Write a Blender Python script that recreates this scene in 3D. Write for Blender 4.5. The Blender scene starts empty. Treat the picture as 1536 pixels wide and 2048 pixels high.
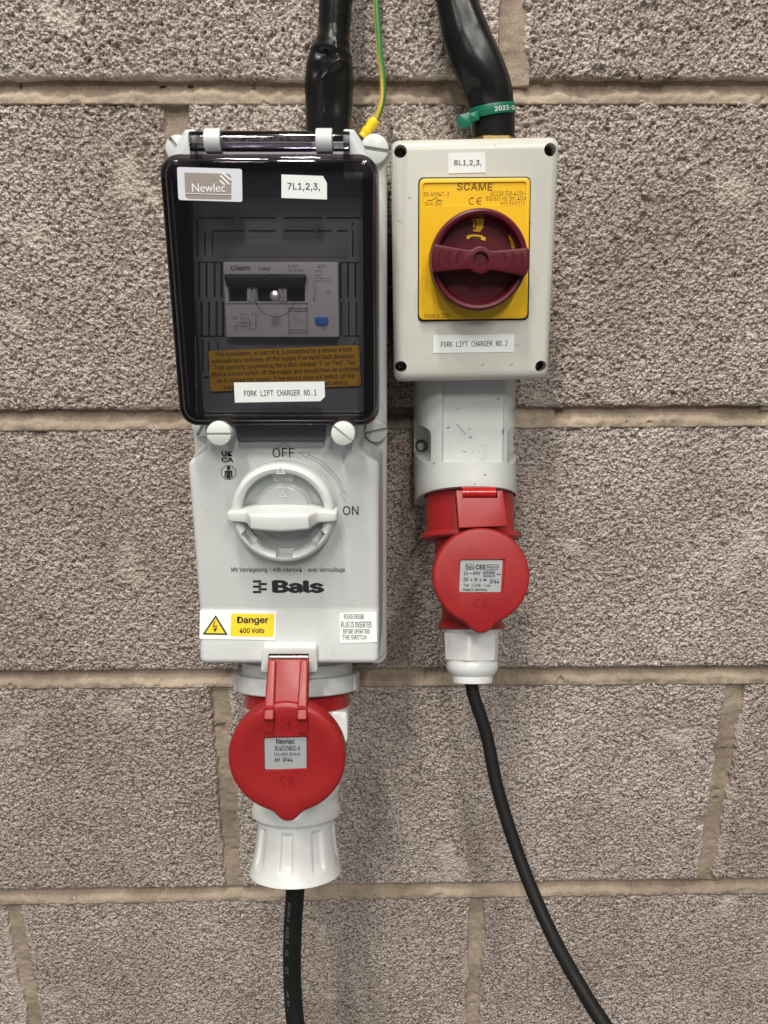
import bpy, bmesh, math, random
import numpy as np
from mathutils import Vector, Matrix

# ------------------------------------------------------------------ camera, world, lamps, exposure
scene = bpy.context.scene
COL = scene.collection
R = math.radians
FPX, TH, DW = 1500.0, R(17.4), 0.5755        # focal length in photo pixels, downward tilt, lens to wall
ZO = 1.45                                    # height of the lens above the floor
CAM = Vector((0, -DW, 0))                    # authored coordinates: lens height is z = 0, wall face is y = 0

cd = bpy.data.cameras.new('camera'); cam = bpy.data.objects.new('camera', cd); COL.objects.link(cam)
cd.sensor_fit = 'VERTICAL'; cd.sensor_height = 36.0; cd.sensor_width = 27.0
cd.lens = FPX / 2048 * 36.0
cd.clip_start = 0.01; cd.clip_end = 50
cam.location = CAM + Vector((0, 0, ZO)); cam.rotation_euler = (R(90) - TH, 0, 0)
scene.camera = cam
scene.render.resolution_x, scene.render.resolution_y = 768, 1024

world = bpy.data.worlds.new('World'); scene.world = world; world.use_nodes = True
bg = world.node_tree.nodes['Background']
bg.inputs[0].default_value = (0.95, 0.97, 1.0, 1); bg.inputs[1].default_value = 0.16

def ceiling_lamp(x, y, z, sx, sy, power, col=(1.0, 0.965, 0.90)):
    l = bpy.data.lights.new('ceiling_lamp', 'AREA'); l.shape = 'RECTANGLE'; l.size = sx; l.size_y = sy
    l.energy = power; l.color = col
    o = bpy.data.objects.new('ceiling_lamp', l); COL.objects.link(o); o.location = (x, y, z + ZO)
    return o
ceiling_lamp(-0.25, -0.95, 2.20, 0.16, 0.7, 40)
ceiling_lamp(-0.55, -1.90, 2.00, 0.16, 0.8, 36)
ceiling_lamp(0.80, -2.30, 2.10, 0.16, 1.0, 30)
ceiling_lamp(0.48, -3.80, 2.10, 0.26, 1.2, 72)  # unseen far lamp, added to fill shadows and glint on the socket face
ceiling_lamp(-1.50, -3.80, 2.10, 0.26, 1.2, 40)

vs = scene.view_settings
vs.view_transform = 'Standard'; vs.look = 'None'; vs.exposure = 0.12; vs.gamma = 1.0; vs.use_curve_mapping = False
scene.render.engine = 'CYCLES'
scene.cycles.transparent_max_bounces = 16

# ------------------------------------------------------------------ photo geometry helpers
FWD = Vector((0, math.cos(TH), -math.sin(TH))); UPV = Vector((0, math.sin(TH), math.cos(TH)))
def ray(px, py):
    return FWD + Vector(((px - 768) / FPX, 0, 0)) + UPV * (-(py - 1024) / FPX)
def P(px, py, d):                             # the point d metres in front of the wall seen at a photo pixel
    r = ray(px, py); return CAM + r * ((DW - d) / r.y)

class Frame:                                  # a plane: origin, right, up, outward normal
    def __init__(s, o, ux=(1, 0, 0), uy=(0, 0, 1)):
        s.o = Vector(o); s.ux = Vector(ux).normalized(); s.uy = Vector(uy).normalized(); s.n = s.ux.cross(s.uy)
    def pt(s, u, v, w=0): return s.o + s.ux * u + s.uy * v + s.n * w
    def px(s, x, y, w=0):
        r = ray(x, y); t = ((s.o + s.n * w) - CAM).dot(s.n) / r.dot(s.n); q = CAM + r * t - s.o
        return (q.dot(s.ux), q.dot(s.uy))
def vert(d): return Frame((0, -d, 0))         # plane parallel to the wall

# ------------------------------------------------------------------ materials
def new_mat(name):
    m = bpy.data.materials.new(name); m.use_nodes = True; nt = m.node_tree
    return m, nt, nt.nodes['Principled BSDF']
def N(nt, t, **kw):
    n = nt.nodes.new(t)
    for k, v in kw.items():
        if hasattr(n, k): setattr(n, k, v)
        else: n.inputs[k].default_value = v
    return n
def plastic(name, col, rough=0.35, var=0.06, bump=0.02, dirt=0.0, dirtcol=(0.10, 0.09, 0.08), bscale=900, spec=0.5):
    m, nt, b = new_mat(name); L = nt.links
    tc = N(nt, 'ShaderNodeTexCoord')
    n1 = N(nt, 'ShaderNodeTexNoise', Scale=35.0, Detail=5.0, Roughness=0.6); L.new(tc.outputs['Object'], n1.inputs['Vector'])
    mp = N(nt, 'ShaderNodeMapRange'); mp.inputs[1].default_value = 0.3; mp.inputs[2].default_value = 0.7
    mp.inputs[3].default_value = 1 - var; mp.inputs[4].default_value = 1 + var; L.new(n1.outputs[0], mp.inputs[0])
    mul = N(nt, 'ShaderNodeMix', data_type='RGBA', blend_type='MULTIPLY'); mul.inputs[0].default_value = 1
    mul.inputs[6].default_value = (*col, 1); L.new(mp.outputs[0], mul.inputs[7])
    out = mul.outputs[2]
    if dirt > 0:
        n2 = N(nt, 'ShaderNodeTexNoise', Scale=26.0, Detail=9.0, Roughness=0.72); L.new(tc.outputs['Object'], n2.inputs['Vector'])
        r2 = N(nt, 'ShaderNodeMapRange'); r2.inputs[1].default_value = 0.60; r2.inputs[2].default_value = 0.78
        r2.inputs[3].default_value = 0; r2.inputs[4].default_value = dirt; L.new(n2.outputs[0], r2.inputs[0])
        n3 = N(nt, 'ShaderNodeTexNoise', Scale=420.0, Detail=3.0); L.new(tc.outputs['Object'], n3.inputs['Vector'])
        r3 = N(nt, 'ShaderNodeMapRange'); r3.inputs[1].default_value = 0.45; r3.inputs[2].default_value = 0.62; L.new(n3.outputs[0], r3.inputs[0])
        mm = N(nt, 'ShaderNodeMath', operation='MULTIPLY'); L.new(r2.outputs[0], mm.inputs[0]); L.new(r3.outputs[0], mm.inputs[1])
        n4 = N(nt, 'ShaderNodeTexNoise', Scale=240.0, Detail=1.0); L.new(tc.outputs['Object'], n4.inputs['Vector'])
        r4 = N(nt, 'ShaderNodeMapRange'); r4.inputs[1].default_value = 0.735; r4.inputs[2].default_value = 0.77; r4.inputs[4].default_value = dirt; L.new(n4.outputs[0], r4.inputs[0])
        mx = N(nt, 'ShaderNodeMath', operation='MAXIMUM'); L.new(mm.outputs[0], mx.inputs[0]); L.new(r4.outputs[0], mx.inputs[1])
        dm = N(nt, 'ShaderNodeMix', data_type='RGBA'); L.new(mx.outputs[0], dm.inputs[0]); L.new(out, dm.inputs[6])
        dm.inputs[7].default_value = (*dirtcol, 1); out = dm.outputs[2]
    L.new(out, b.inputs['Base Color'])
    rr = N(nt, 'ShaderNodeMapRange'); rr.inputs[1].default_value = 0.3; rr.inputs[2].default_value = 0.7
    rr.inputs[3].default_value = rough * 0.85; rr.inputs[4].default_value = rough * 1.2; L.new(n1.outputs[0], rr.inputs[0])
    L.new(rr.outputs[0], b.inputs['Roughness'])
    b.inputs['Specular IOR Level'].default_value = spec
    if bump > 0:
        nb = N(nt, 'ShaderNodeTexNoise', Scale=float(bscale), Detail=2.0); L.new(tc.outputs['Object'], nb.inputs['Vector'])
        bp = N(nt, 'ShaderNodeBump', Strength=bump, Distance=0.001); L.new(nb.outputs[0], bp.inputs['Height']); L.new(bp.outputs[0], b.inputs['Normal'])
    return m

M = {}
M['grey'] = plastic('grey_plastic', (0.60, 0.615, 0.60), 0.28, 0.035, 0.02, 0.20)
M['grey_worn'] = plastic('worn_grey_plastic', (0.58, 0.60, 0.58), 0.17, 0.06, 0.03, 0.7)
M['beige'] = plastic('warm_grey_plastic', (0.57, 0.56, 0.50), 0.31, 0.04, 0.02, 0.42)
M['white'] = plastic('white_plastic', (0.69, 0.70, 0.68), 0.28, 0.02, 0.015, 0.12)
M['ivory'] = plastic('ivory_plastic', (0.70, 0.73, 0.675), 0.35, 0.02, 0.0)
M['red'] = plastic('red_plastic', (0.30, 0.010, 0.011), 0.40, 0.09, 0.04, 0.10, (0.25, 0.06, 0.05))
M['red_gloss'] = plastic('glossy_red_plastic', (0.42, 0.010, 0.011), 0.16, 0.05, 0.01)
M['maroon'] = plastic('maroon_plastic', (0.095, 0.006, 0.013), 0.40, 0.08, 0.06, 0.10, (0.2, 0.09, 0.09), spec=0.35)
M['yellow'] = plastic('yellow_plastic', (0.86, 0.50, 0.010), 0.36, 0.05, 0.03, 0.16, (0.35, 0.2, 0.03))
M['label_yellow'] = plastic('yellow_sticker', (0.88, 0.62, 0.02), 0.4, 0.02, 0.0)
M['notice'] = plastic('amber_notice_sticker', (0.80, 0.42, 0.006), 0.45, 0.03, 0.0)
M['sleeve'] = plastic('black_heat_shrink', (0.008, 0.008, 0.008), 0.27, 0.1, 0.03, 0.10, (0.09, 0.09, 0.085), 260, 0.3)
M['rubber'] = plastic('black_rubber', (0.010, 0.010, 0.010), 0.55, 0.1, 0.06, spec=0.2)
M['black'] = plastic('black_plastic', (0.012, 0.012, 0.012), 0.4, 0.05, 0.0)
M['gasket'] = plastic('black_gasket', (0.006, 0.006, 0.006), 0.7, 0.05, 0.0)
M['print'] = plastic('black_print', (0.020, 0.020, 0.022), 0.5, 0.02, 0.0)
M['fine_print'] = plastic('grey_print', (0.16, 0.16, 0.165), 0.5, 0.02, 0.0)
M['brown_print'] = plastic('brown_print', (0.20, 0.10, 0.012), 0.5, 0.05, 0.0)
M['white_print'] = plastic('white_print', (0.80, 0.80, 0.78), 0.5, 0.02, 0.0)
M['cable_print'] = plastic('faint_print', (0.17, 0.17, 0.17), 0.5, 0.2, 0.0)
M['sticker'] = plastic('white_sticker', (0.78, 0.80, 0.78), 0.42, 0.02, 0.0, 0.05)
M['silver'] = plastic('silver_sticker', (0.34, 0.36, 0.365), 0.34, 0.03, 0.0)
M['silver_white'] = plastic('pale_silver_sticker', (0.66, 0.67, 0.72), 0.4, 0.02, 0.0)
M['taupe'] = plastic('taupe_print', (0.30, 0.255, 0.225), 0.5, 0.02, 0.0)
M['blue'] = plastic('blue_plastic', (0.03, 0.22, 0.75), 0.4, 0.03, 0.0)
M['green'] = plastic('green_plastic', (0.003, 0.13, 0.07), 0.35, 0.08, 0.02)
M['crimp'] = plastic('yellow_crimp', (0.86, 0.62, 0.015), 0.22, 0.05, 0.02)
M['breaker'] = plastic('breaker_grey', (0.70, 0.695, 0.68), 0.45, 0.03, 0.0)
M['hub'] = plastic('shaded_dial_grey', (0.41, 0.44, 0.43), 0.34, 0.02, 0.0)  # shade of the handle recess is put into this darker grey
M['plate'] = plastic('plate_grey', (0.21, 0.215, 0.23), 0.5, 0.03, 0.0)
def metal(name, col, rough):
    m, nt, b = new_mat(name); b.inputs['Metallic'].default_value = 1; b.inputs['Base Color'].default_value = (*col, 1)
    n = N(nt, 'ShaderNodeTexNoise', Scale=700.0, Detail=3.0); mp = N(nt, 'ShaderNodeMapRange')
    mp.inputs[3].default_value = rough * .6; mp.inputs[4].default_value = rough * 1.4
    tc = N(nt, 'ShaderNodeTexCoord'); nt.links.new(tc.outputs['Object'], n.inputs[0]); nt.links.new(n.outputs[0], mp.inputs[0]); nt.links.new(mp.outputs[0], b.inputs['Roughness'])
    return m
M['steel'] = metal('zinc_steel', (0.55, 0.53, 0.52), 0.35)
M['dark_steel'] = metal('dark_steel', (0.10, 0.095, 0.09), 0.45)
M['brass'] = metal('brass', (0.60, 0.42, 0.16), 0.4)

def smoked(name, tint, rough=0.03):
    m, nt, b = new_mat(name); nt.nodes.remove(b); L = nt.links
    tr = N(nt, 'ShaderNodeBsdfTransparent'); tr.inputs[0].default_value = (*tint, 1)
    gl = N(nt, 'ShaderNodeBsdfGlossy'); gl.inputs['Roughness'].default_value = rough
    fr = N(nt, 'ShaderNodeFresnel', IOR=1.5); mx = N(nt, 'ShaderNodeMixShader')
    tc = N(nt, 'ShaderNodeTexCoord'); nz = N(nt, 'ShaderNodeTexNoise', Scale=22.0, Detail=1.0); bp = N(nt, 'ShaderNodeBump', Strength=0.05, Distance=0.004)
    L.new(tc.outputs['Object'], nz.inputs[0]); L.new(nz.outputs[0], bp.inputs['Height']); L.new(bp.outputs[0], gl.inputs['Normal'])
    L.new(fr.outputs[0], mx.inputs[0]); L.new(tr.outputs[0], mx.inputs[1]); L.new(gl.outputs[0], mx.inputs[2])
    L.new(mx.outputs[0], nt.nodes['Material Output'].inputs[0]); return m
M['smoke'] = smoked('smoked_polycarbonate', (0.50, 0.468, 0.49))
M['pane'] = smoked('smoked_pane', (0.874, 0.862, 0.874))
M['smoke_dark'] = smoked('thick_smoked_polycarbonate', (0.66, 0.645, 0.68), 0.06)
M['clear'] = smoked('clear_plastic', (0.93, 0.94, 0.95))

def block_mat():
    m, nt, b = new_mat('concrete_block'); L = nt.links
    sm = N(nt, 'ShaderNodeAttribute', attribute_name='smear'); at = N(nt, 'ShaderNodeAttribute', attribute_name='grain')
    tc = N(nt, 'ShaderNodeTexCoord')
    wn = N(nt, 'ShaderNodeTexNoise', Scale=260.0, Detail=2.0); L.new(tc.outputs['Object'], wn.inputs[0])
    wv = N(nt, 'ShaderNodeVectorMath', operation='MULTIPLY_ADD'); L.new(wn.outputs['Color'], wv.inputs[0]); wv.inputs[1].default_value = (.0008, .0008, .0008); L.new(tc.outputs['Object'], wv.inputs[2])
    v1 = N(nt, 'ShaderNodeTexVoronoi', feature='F1', Scale=520.0, Randomness=1.0); L.new(wv.outputs[0], v1.inputs['Vector'])
    v2 = N(nt, 'ShaderNodeTexVoronoi', feature='F1', Scale=240.0, Randomness=1.0); L.new(wv.outputs[0], v2.inputs['Vector'])
    sep = N(nt, 'ShaderNodeSeparateColor'); L.new(v1.outputs['Color'], sep.inputs[0])
    mixg = N(nt, 'ShaderNodeMix', data_type='FLOAT'); mixg.inputs[0].default_value = 0.45; L.new(sep.outputs[0], mixg.inputs[2]); L.new(at.outputs['Fac'], mixg.inputs[3])
    rp = N(nt, 'ShaderNodeValToRGB'); L.new(mixg.outputs[0], rp.inputs[0])      # aggregate: each stone has its own tone
    e = rp.color_ramp.elements; e[0].position = 0.05; e[0].color = (0.36, 0.310, 0.278, 1); e[1].position = 0.95; e[1].color = (0.86, 0.805, 0.765, 1)
    k = e.new(0.30); k.color = (0.57, 0.508, 0.465, 1); k = e.new(0.62); k.color = (0.68, 0.622, 0.580, 1)
    big = N(nt, 'ShaderNodeTexNoise', Scale=9.0, Detail=5.0, Roughness=0.6); L.new(tc.outputs['Object'], big.inputs[0])
    br = N(nt, 'ShaderNodeValToRGB'); L.new(big.outputs[0], br.inputs[0])
    q = br.color_ramp.elements; q[0].position = 0.30; q[0].color = (0.76, 0.705, 0.66, 1); q[1].position = 0.68; q[1].color = (1.13, 1.11, 1.10, 1)
    mul = N(nt, 'ShaderNodeMix', data_type='RGBA', blend_type='MULTIPLY'); mul.inputs[0].default_value = 1
    L.new(rp.outputs[0], mul.inputs[6]); L.new(br.outputs[0], mul.inputs[7])
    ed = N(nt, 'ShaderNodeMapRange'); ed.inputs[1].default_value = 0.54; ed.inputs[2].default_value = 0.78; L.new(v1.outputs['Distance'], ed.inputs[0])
    cem_shade = N(nt, 'ShaderNodeMix', data_type='RGBA'); L.new(ed.outputs[0], cem_shade.inputs[0]); L.new(mul.outputs[2], cem_shade.inputs[6]); cem_shade.inputs[7].default_value = (0.20, 0.168, 0.145, 1)   # darker cement between the stones, with the shade of the gaps painted in
    mx = N(nt, 'ShaderNodeMix', data_type='RGBA'); L.new(sm.outputs['Fac'], mx.inputs[0]); L.new(cem_shade.outputs[2], mx.inputs[6])
    mx.inputs[7].default_value = (0.60, 0.53, 0.465, 1)
    tn = N(nt, 'ShaderNodeAttribute', attribute_name='tone'); tr = N(nt, 'ShaderNodeValToRGB'); L.new(tn.outputs['Fac'], tr.inputs[0])     # no two blocks from quite the same batch
    tr.color_ramp.elements[0].color = (0.85, 0.805, 0.775, 1); tr.color_ramp.elements[1].color = (1.0, 0.975, 0.96, 1)
    tm = N(nt, 'ShaderNodeMix', data_type='RGBA', blend_type='MULTIPLY'); tm.inputs[0].default_value = 1; L.new(mx.outputs[2], tm.inputs[6]); L.new(tr.outputs[0], tm.inputs[7])
    L.new(tm.outputs[2], b.inputs['Base Color']); b.inputs['Roughness'].default_value = 0.8; b.inputs['Specular IOR Level'].default_value = 0.35
    nb = N(nt, 'ShaderNodeTexNoise', Scale=1500.0, Detail=3.0, Roughness=0.7); L.new(tc.outputs['Object'], nb.inputs[0])
    h1 = N(nt, 'ShaderNodeMath', operation='MULTIPLY_ADD'); L.new(v1.outputs['Distance'], h1.inputs[0]); h1.inputs[1].default_value = -1.0; h1.inputs[2].default_value = 1.0
    h2 = N(nt, 'ShaderNodeMath', operation='MULTIPLY_ADD'); L.new(v2.outputs['Distance'], h2.inputs[0]); h2.inputs[1].default_value = -0.9; L.new(h1.outputs[0], h2.inputs[2])
    h3 = N(nt, 'ShaderNodeMath', operation='MULTIPLY_ADD'); L.new(nb.outputs[0], h3.inputs[0]); h3.inputs[1].default_value = 0.35; L.new(h2.outputs[0], h3.inputs[2])
    st = N(nt, 'ShaderNodeMapRange'); st.inputs[3].default_value = 1.0; st.inputs[4].default_value = 0.5; L.new(sm.outputs['Fac'], st.inputs[0])
    bp = N(nt, 'ShaderNodeBump', Distance=0.0018); L.new(st.outputs[0], bp.inputs['Strength']); L.new(h3.outputs[0], bp.inputs['Height']); L.new(bp.outputs[0], b.inputs['Normal'])
    return m
def mortar_mat():
    m, nt, b = new_mat('mortar'); L = nt.links
    tc = N(nt, 'ShaderNodeTexCoord')
    n1 = N(nt, 'ShaderNodeTexNoise', Scale=14.0, Detail=6.0, Roughness=0.65); L.new(tc.outputs['Object'], n1.inputs[0])
    rp = N(nt, 'ShaderNodeValToRGB'); L.new(n1.outputs[0], rp.inputs[0])
    e = rp.color_ramp.elements; e[0].position = 0.32; e[0].color = (0.26, 0.198, 0.150, 1); e[1].position = 0.68; e[1].color = (0.53, 0.428, 0.325, 1)
    n2 = N(nt, 'ShaderNodeTexNoise', Scale=620.0, Detail=5.0, Roughness=0.8); L.new(tc.outputs['Object'], n2.inputs[0])
    mp = N(nt, 'ShaderNodeMapRange'); mp.inputs[1].default_value = .3; mp.inputs[2].default_value = .7; mp.inputs[3].default_value = .70; mp.inputs[4].default_value = 1.22
    L.new(n2.outputs[0], mp.inputs[0])
    mul = N(nt, 'ShaderNodeMix', data_type='RGBA', blend_type='MULTIPLY'); mul.inputs[0].default_value = 1
    L.new(rp.outputs[0], mul.inputs[6]); L.new(mp.outputs[0], mul.inputs[7]); L.new(mul.outputs[2], b.inputs['Base Color'])
    b.inputs['Roughness'].default_value = 0.9; b.inputs['Specular IOR Level'].default_value = 0.2
    bp = N(nt, 'ShaderNodeBump', Strength=0.9, Distance=0.0010); L.new(n2.outputs[0], bp.inputs['Height']); L.new(bp.outputs[0], b.inputs['Normal'])
    return m
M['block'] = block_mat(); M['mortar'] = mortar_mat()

# ------------------------------------------------------------------ object helpers
OFF = {}
def thing(name, base, label, cat, group=None, kind=None):
    o = bpy.data.objects.new(name, None); COL.objects.link(o); o.empty_display_size = 0.02
    base = Vector(base); o.location = base + Vector((0, 0, ZO)); OFF[o] = base
    if label: o['label'] = label
    if cat: o['category'] = cat
    if group: o['group'] = group
    if kind: o['kind'] = kind
    return o
def finish(o, parent, smooth):
    me = o.data
    if smooth:
        for p in me.polygons: p.use_smooth = True
        me.set_sharp_from_angle(angle=R(smooth))
    me.transform(Matrix.Translation(-OFF[parent])); o.parent = parent; OFF[o] = OFF[parent]; me.update()
    return o
def cutter(o, bm, op='DIFFERENCE'):
    bmesh.ops.recalc_face_normals(bm, faces=bm.faces)
    me = bpy.data.meshes.new('c'); bm.to_mesh(me); bm.free()
    t = bpy.data.objects.new('c', me); COL.objects.link(t)
    md = o.modifiers.new('b', 'BOOLEAN'); md.object = t; md.operation = op; md.solver = 'EXACT'
    dg = bpy.context.evaluated_depsgraph_get(); dg.update()
    me2 = bpy.data.meshes.new_from_object(o.evaluated_get(dg)); o.modifiers.clear()
    old = o.data; o.data = me2; bpy.data.meshes.remove(old)
    bpy.data.objects.remove(t); bpy.data.meshes.remove(me)
def obj(name, bm, mat, parent, smooth=35, cuts=(), label=None):
    bmesh.ops.recalc_face_normals(bm, faces=bm.faces)
    me = bpy.data.meshes.new(name); bm.to_mesh(me); bm.free()
    o = bpy.data.objects.new(name, me); COL.objects.link(o); me.materials.append(M[mat] if isinstance(mat, str) else mat)
    for c in cuts: cutter(o, c)
    o.name = name
    if label: o['label'] = label
    return finish(o, parent, smooth)

def loft(bm, rings, cap0=True, cap1=True):
    vr = [[bm.verts.new(p) for p in r] for r in rings]; n = len(vr[0])
    for a, b in zip(vr[:-1], vr[1:]):
        for i in range(n): bm.faces.new((a[i], a[(i + 1) % n], b[(i + 1) % n], b[i]))
    if cap0: bm.faces.new(list(reversed(vr[0])))
    if cap1: bm.faces.new(vr[-1])
    return bm
def rrect(hw, hh, r, n=6, cu=0, cv=0):
    pts = []
    for cx, cy, a0 in ((hw - r, hh - r, 0), (-hw + r, hh - r, 90), (-hw + r, -hh + r, 180), (hw - r, -hh + r, 270)):
        for i in range(n + 1):
            a = R(a0 + 90 * i / n); pts.append((cu + cx + r * math.cos(a), cv + cy + r * math.sin(a)))
    return pts
def circle(r, n=48, cu=0, cv=0): return [(cu + r * math.cos(2 * math.pi * i / n), cv + r * math.sin(2 * math.pi * i / n)) for i in range(n)]
def area(poly): return sum(a[0] * b[1] - b[0] * a[1] for a, b in zip(poly, poly[1:] + poly[:1])) / 2
def ccw(poly): return poly if area(poly) > 0 else poly[::-1]
def fillet(poly, r, n=5):
    poly = ccw(list(poly)); out = []; k = len(poly)
    for i in range(k):
        p0, p, p1 = Vector(poly[i - 1]), Vector(poly[i]), Vector(poly[(i + 1) % k])
        rr = r[i] if isinstance(r, (list, tuple)) else r
        a = (p0 - p); b = (p1 - p); la, lb = a.length, b.length; a.normalize(); b.normalize()
        if rr < 1e-6: out.append(tuple(p)); continue
        half = a.angle(b) / 2; t = min(rr / math.tan(half), la * .49, lb * .49)
        s, e = p + a * t, p + b * t
        for j in range(n + 1):
            f = j / n; q = s * (1 - f) ** 2 + p * 2 * f * (1 - f) + e * f ** 2; out.append((q.x, q.y))
    return out
def inset(poly, d):
    out = []; k = len(poly)
    for i in range(k):
        p0, p, p1 = Vector(poly[i - 1]), Vector(poly[i]), Vector(poly[(i + 1) % k])
        e0 = (p - p0); e1 = (p1 - p)
        e0 = e0.normalized() if e0.length > 1e-9 else e1.normalized(); e1 = e1.normalized() if e1.length > 1e-9 else e0
        n0 = Vector((-e0.y, e0.x)); n1 = Vector((-e1.y, e1.x)); b = n0 + n1; b = b / max(b.length_squared / 2, 0.4)
        q = p + b * d; out.append((q.x, q.y))
    return out
def prism(bm, fr, poly, w0, w1, bev=0.0, nb=3, back=False):
    poly = ccw(list(poly)); rings = []
    if back and bev:
        for i in range(nb):
            a = R(90 * i / nb); rings.append([fr.pt(u, v, w0 + bev * (1 - math.sin(a))) for u, v in inset(poly, bev * (1 - math.cos(a)))])
        rings = [[fr.pt(u, v, w0) for u, v in inset(poly, bev)], [fr.pt(u, v, w0 + bev) for u, v in poly]]
    else: rings.append([fr.pt(u, v, w0) for u, v in poly])
    rings.append([fr.pt(u, v, w1 - bev) for u, v in poly])
    if bev:
        for i in range(1, nb + 1):
            a = R(90 * i / nb)
            rings.append([fr.pt(u, v, w1 - bev + bev * math.sin(a)) for u, v in inset(poly, bev * (1 - math.cos(a)))])
    return loft(bm, rings)
def lathe(bm, O, ax, prof, n=64, mod=None, cap0=True, cap1=True, ux=(1, 0, 0)):
    O = Vector(O); ax = Vector(ax).normalized(); e1 = Vector(ux); e2 = ax.cross(e1).normalized(); e1 = e2.cross(ax).normalized()
    rings = []
    for L, r in prof:
        ring = []
        for i in range(n):
            a = 2 * math.pi * i / n; rr = mod(L, a, r) if mod else r
            ring.append(O + ax * L + e1 * (rr * math.cos(a)) + e2 * (rr * math.sin(a)))
        rings.append(ring)
    return loft(bm, rings, cap0, cap1)
def spline(pts, k=12):
    pts = [Vector(p) for p in pts]; out = []
    for i in range(len(pts) - 1):
        p0 = pts[max(i - 1, 0)]; p1 = pts[i]; p2 = pts[i + 1]; p3 = pts[min(i + 2, len(pts) - 1)]
        for j in range(k):
            t = j / k
            out.append(0.5 * ((2 * p1) + (p2 - p0) * t + (2 * p0 - 5 * p1 + 4 * p2 - p3) * t * t + (3 * p1 - p0 - 3 * p2 + p3) * t ** 3))
    out.append(pts[-1]); return out
def tube(bm, path, rad, n=20, deform=None):
    rings = []; m = len(path)
    for i, p in enumerate(path):
        t = (path[min(i + 1, m - 1)] - path[max(i - 1, 0)]).normalized()
        e1 = Vector((1, 0, 0)); e1 = (e1 - t * e1.dot(t)).normalized(); e2 = t.cross(e1)
        if e2.y > 0: e2 = -e2
        f = i / (m - 1); r = rad(f) if callable(rad) else rad
        rx, ry = r if isinstance(r, tuple) else (r, r)
        ring = []
        for j in range(n):
            a = 2 * math.pi * j / n; s = deform(f, a) if deform else 0.0
            ring.append(p + e1 * ((rx + s) * math.cos(a)) + e2 * ((ry + s) * math.sin(a)))
        rings.append(ring)
    return loft(bm, rings)
def ribbon(bm, fr, pts, wd, w0, w1, closed=False):          # a stroke of even width as a thin solid
    pts = [Vector(p) for p in pts]; k = len(pts); L, Rr = [], []
    for i in range(k):
        a = pts[i - 1] if (i > 0 or closed) else pts[i]; b = pts[(i + 1) % k] if (i < k - 1 or closed) else pts[i]
        t0 = (pts[i] - a); t1 = (b - pts[i])
        t0 = t0.normalized() if t0.length > 1e-9 else t1.normalized(); t1 = t1.normalized() if t1.length > 1e-9 else t0
        n0 = Vector((-t0.y, t0.x)); n1 = Vector((-t1.y, t1.x)); m = n0 + n1; m = m / max(m.length_squared / 2, 0.5)
        L.append(pts[i] + m * wd / 2); Rr.append(pts[i] - m * wd / 2)
    seg = range(k if closed else k - 1)
    for i in seg:
        j = (i + 1) % k; q = [L[i], Rr[i], Rr[j], L[j]]
        lo = [bm.verts.new(fr.pt(p.x, p.y, w0)) for p in q]; hi = [bm.verts.new(fr.pt(p.x, p.y, w1)) for p in q]
        bm.faces.new(hi)
        for x in range(4): bm.faces.new((lo[x], lo[(x + 1) % 4], hi[(x + 1) % 4], hi[x]))
    return bm
def arc(cu, cv, r, a0, a1, n=16, ry=None):
    ry = ry or r
    return [(cu + r * math.cos(R(a0 + (a1 - a0) * i / n)), cv + ry * math.sin(R(a0 + (a1 - a0) * i / n))) for i in range(n + 1)]

def bundled_font(name):                       # a typeface that comes with Blender itself
    try: return bpy.data.fonts.load(bpy.utils.system_resource('DATAFILES', path='fonts') + '/' + name)
    except Exception: return None
SANS, MONO = bundled_font('Inter.woff2'), bundled_font('DejaVuSansMono.woff2')
def text_mesh(s, bold=0.0, space=1.0, shear=0.0, font=None):
    c = bpy.data.curves.new('t', 'FONT'); c.body = s
    if font is not False and (font or SANS): c.font = font or SANS
    c.size = 1.0; c.resolution_u = 4; c.space_character = space; c.shear = shear
    o = bpy.data.objects.new('t', c); COL.objects.link(o)
    dg = bpy.context.evaluated_depsgraph_get(); dg.update()
    me = bpy.data.meshes.new_from_object(o.evaluated_get(dg)); bpy.data.objects.remove(o); bpy.data.curves.remove(c)
    if bold > 0:                              # heavier strokes: the same letters again, a hair to each side
        bm = bmesh.new()
        for k, (dx, dy) in enumerate(((0, 0), (-bold, 0), (bold, 0)) + (((0, -bold * .7), (0, bold * .7)) if bold >= .02 else ())):
            n0 = len(bm.verts); bm.from_mesh(me); bm.verts.ensure_lookup_table()
            for v in bm.verts[n0:]: v.co += Vector((dx, dy, .002 * k))
        bm.to_mesh(me); bm.free()
    return me
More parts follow.
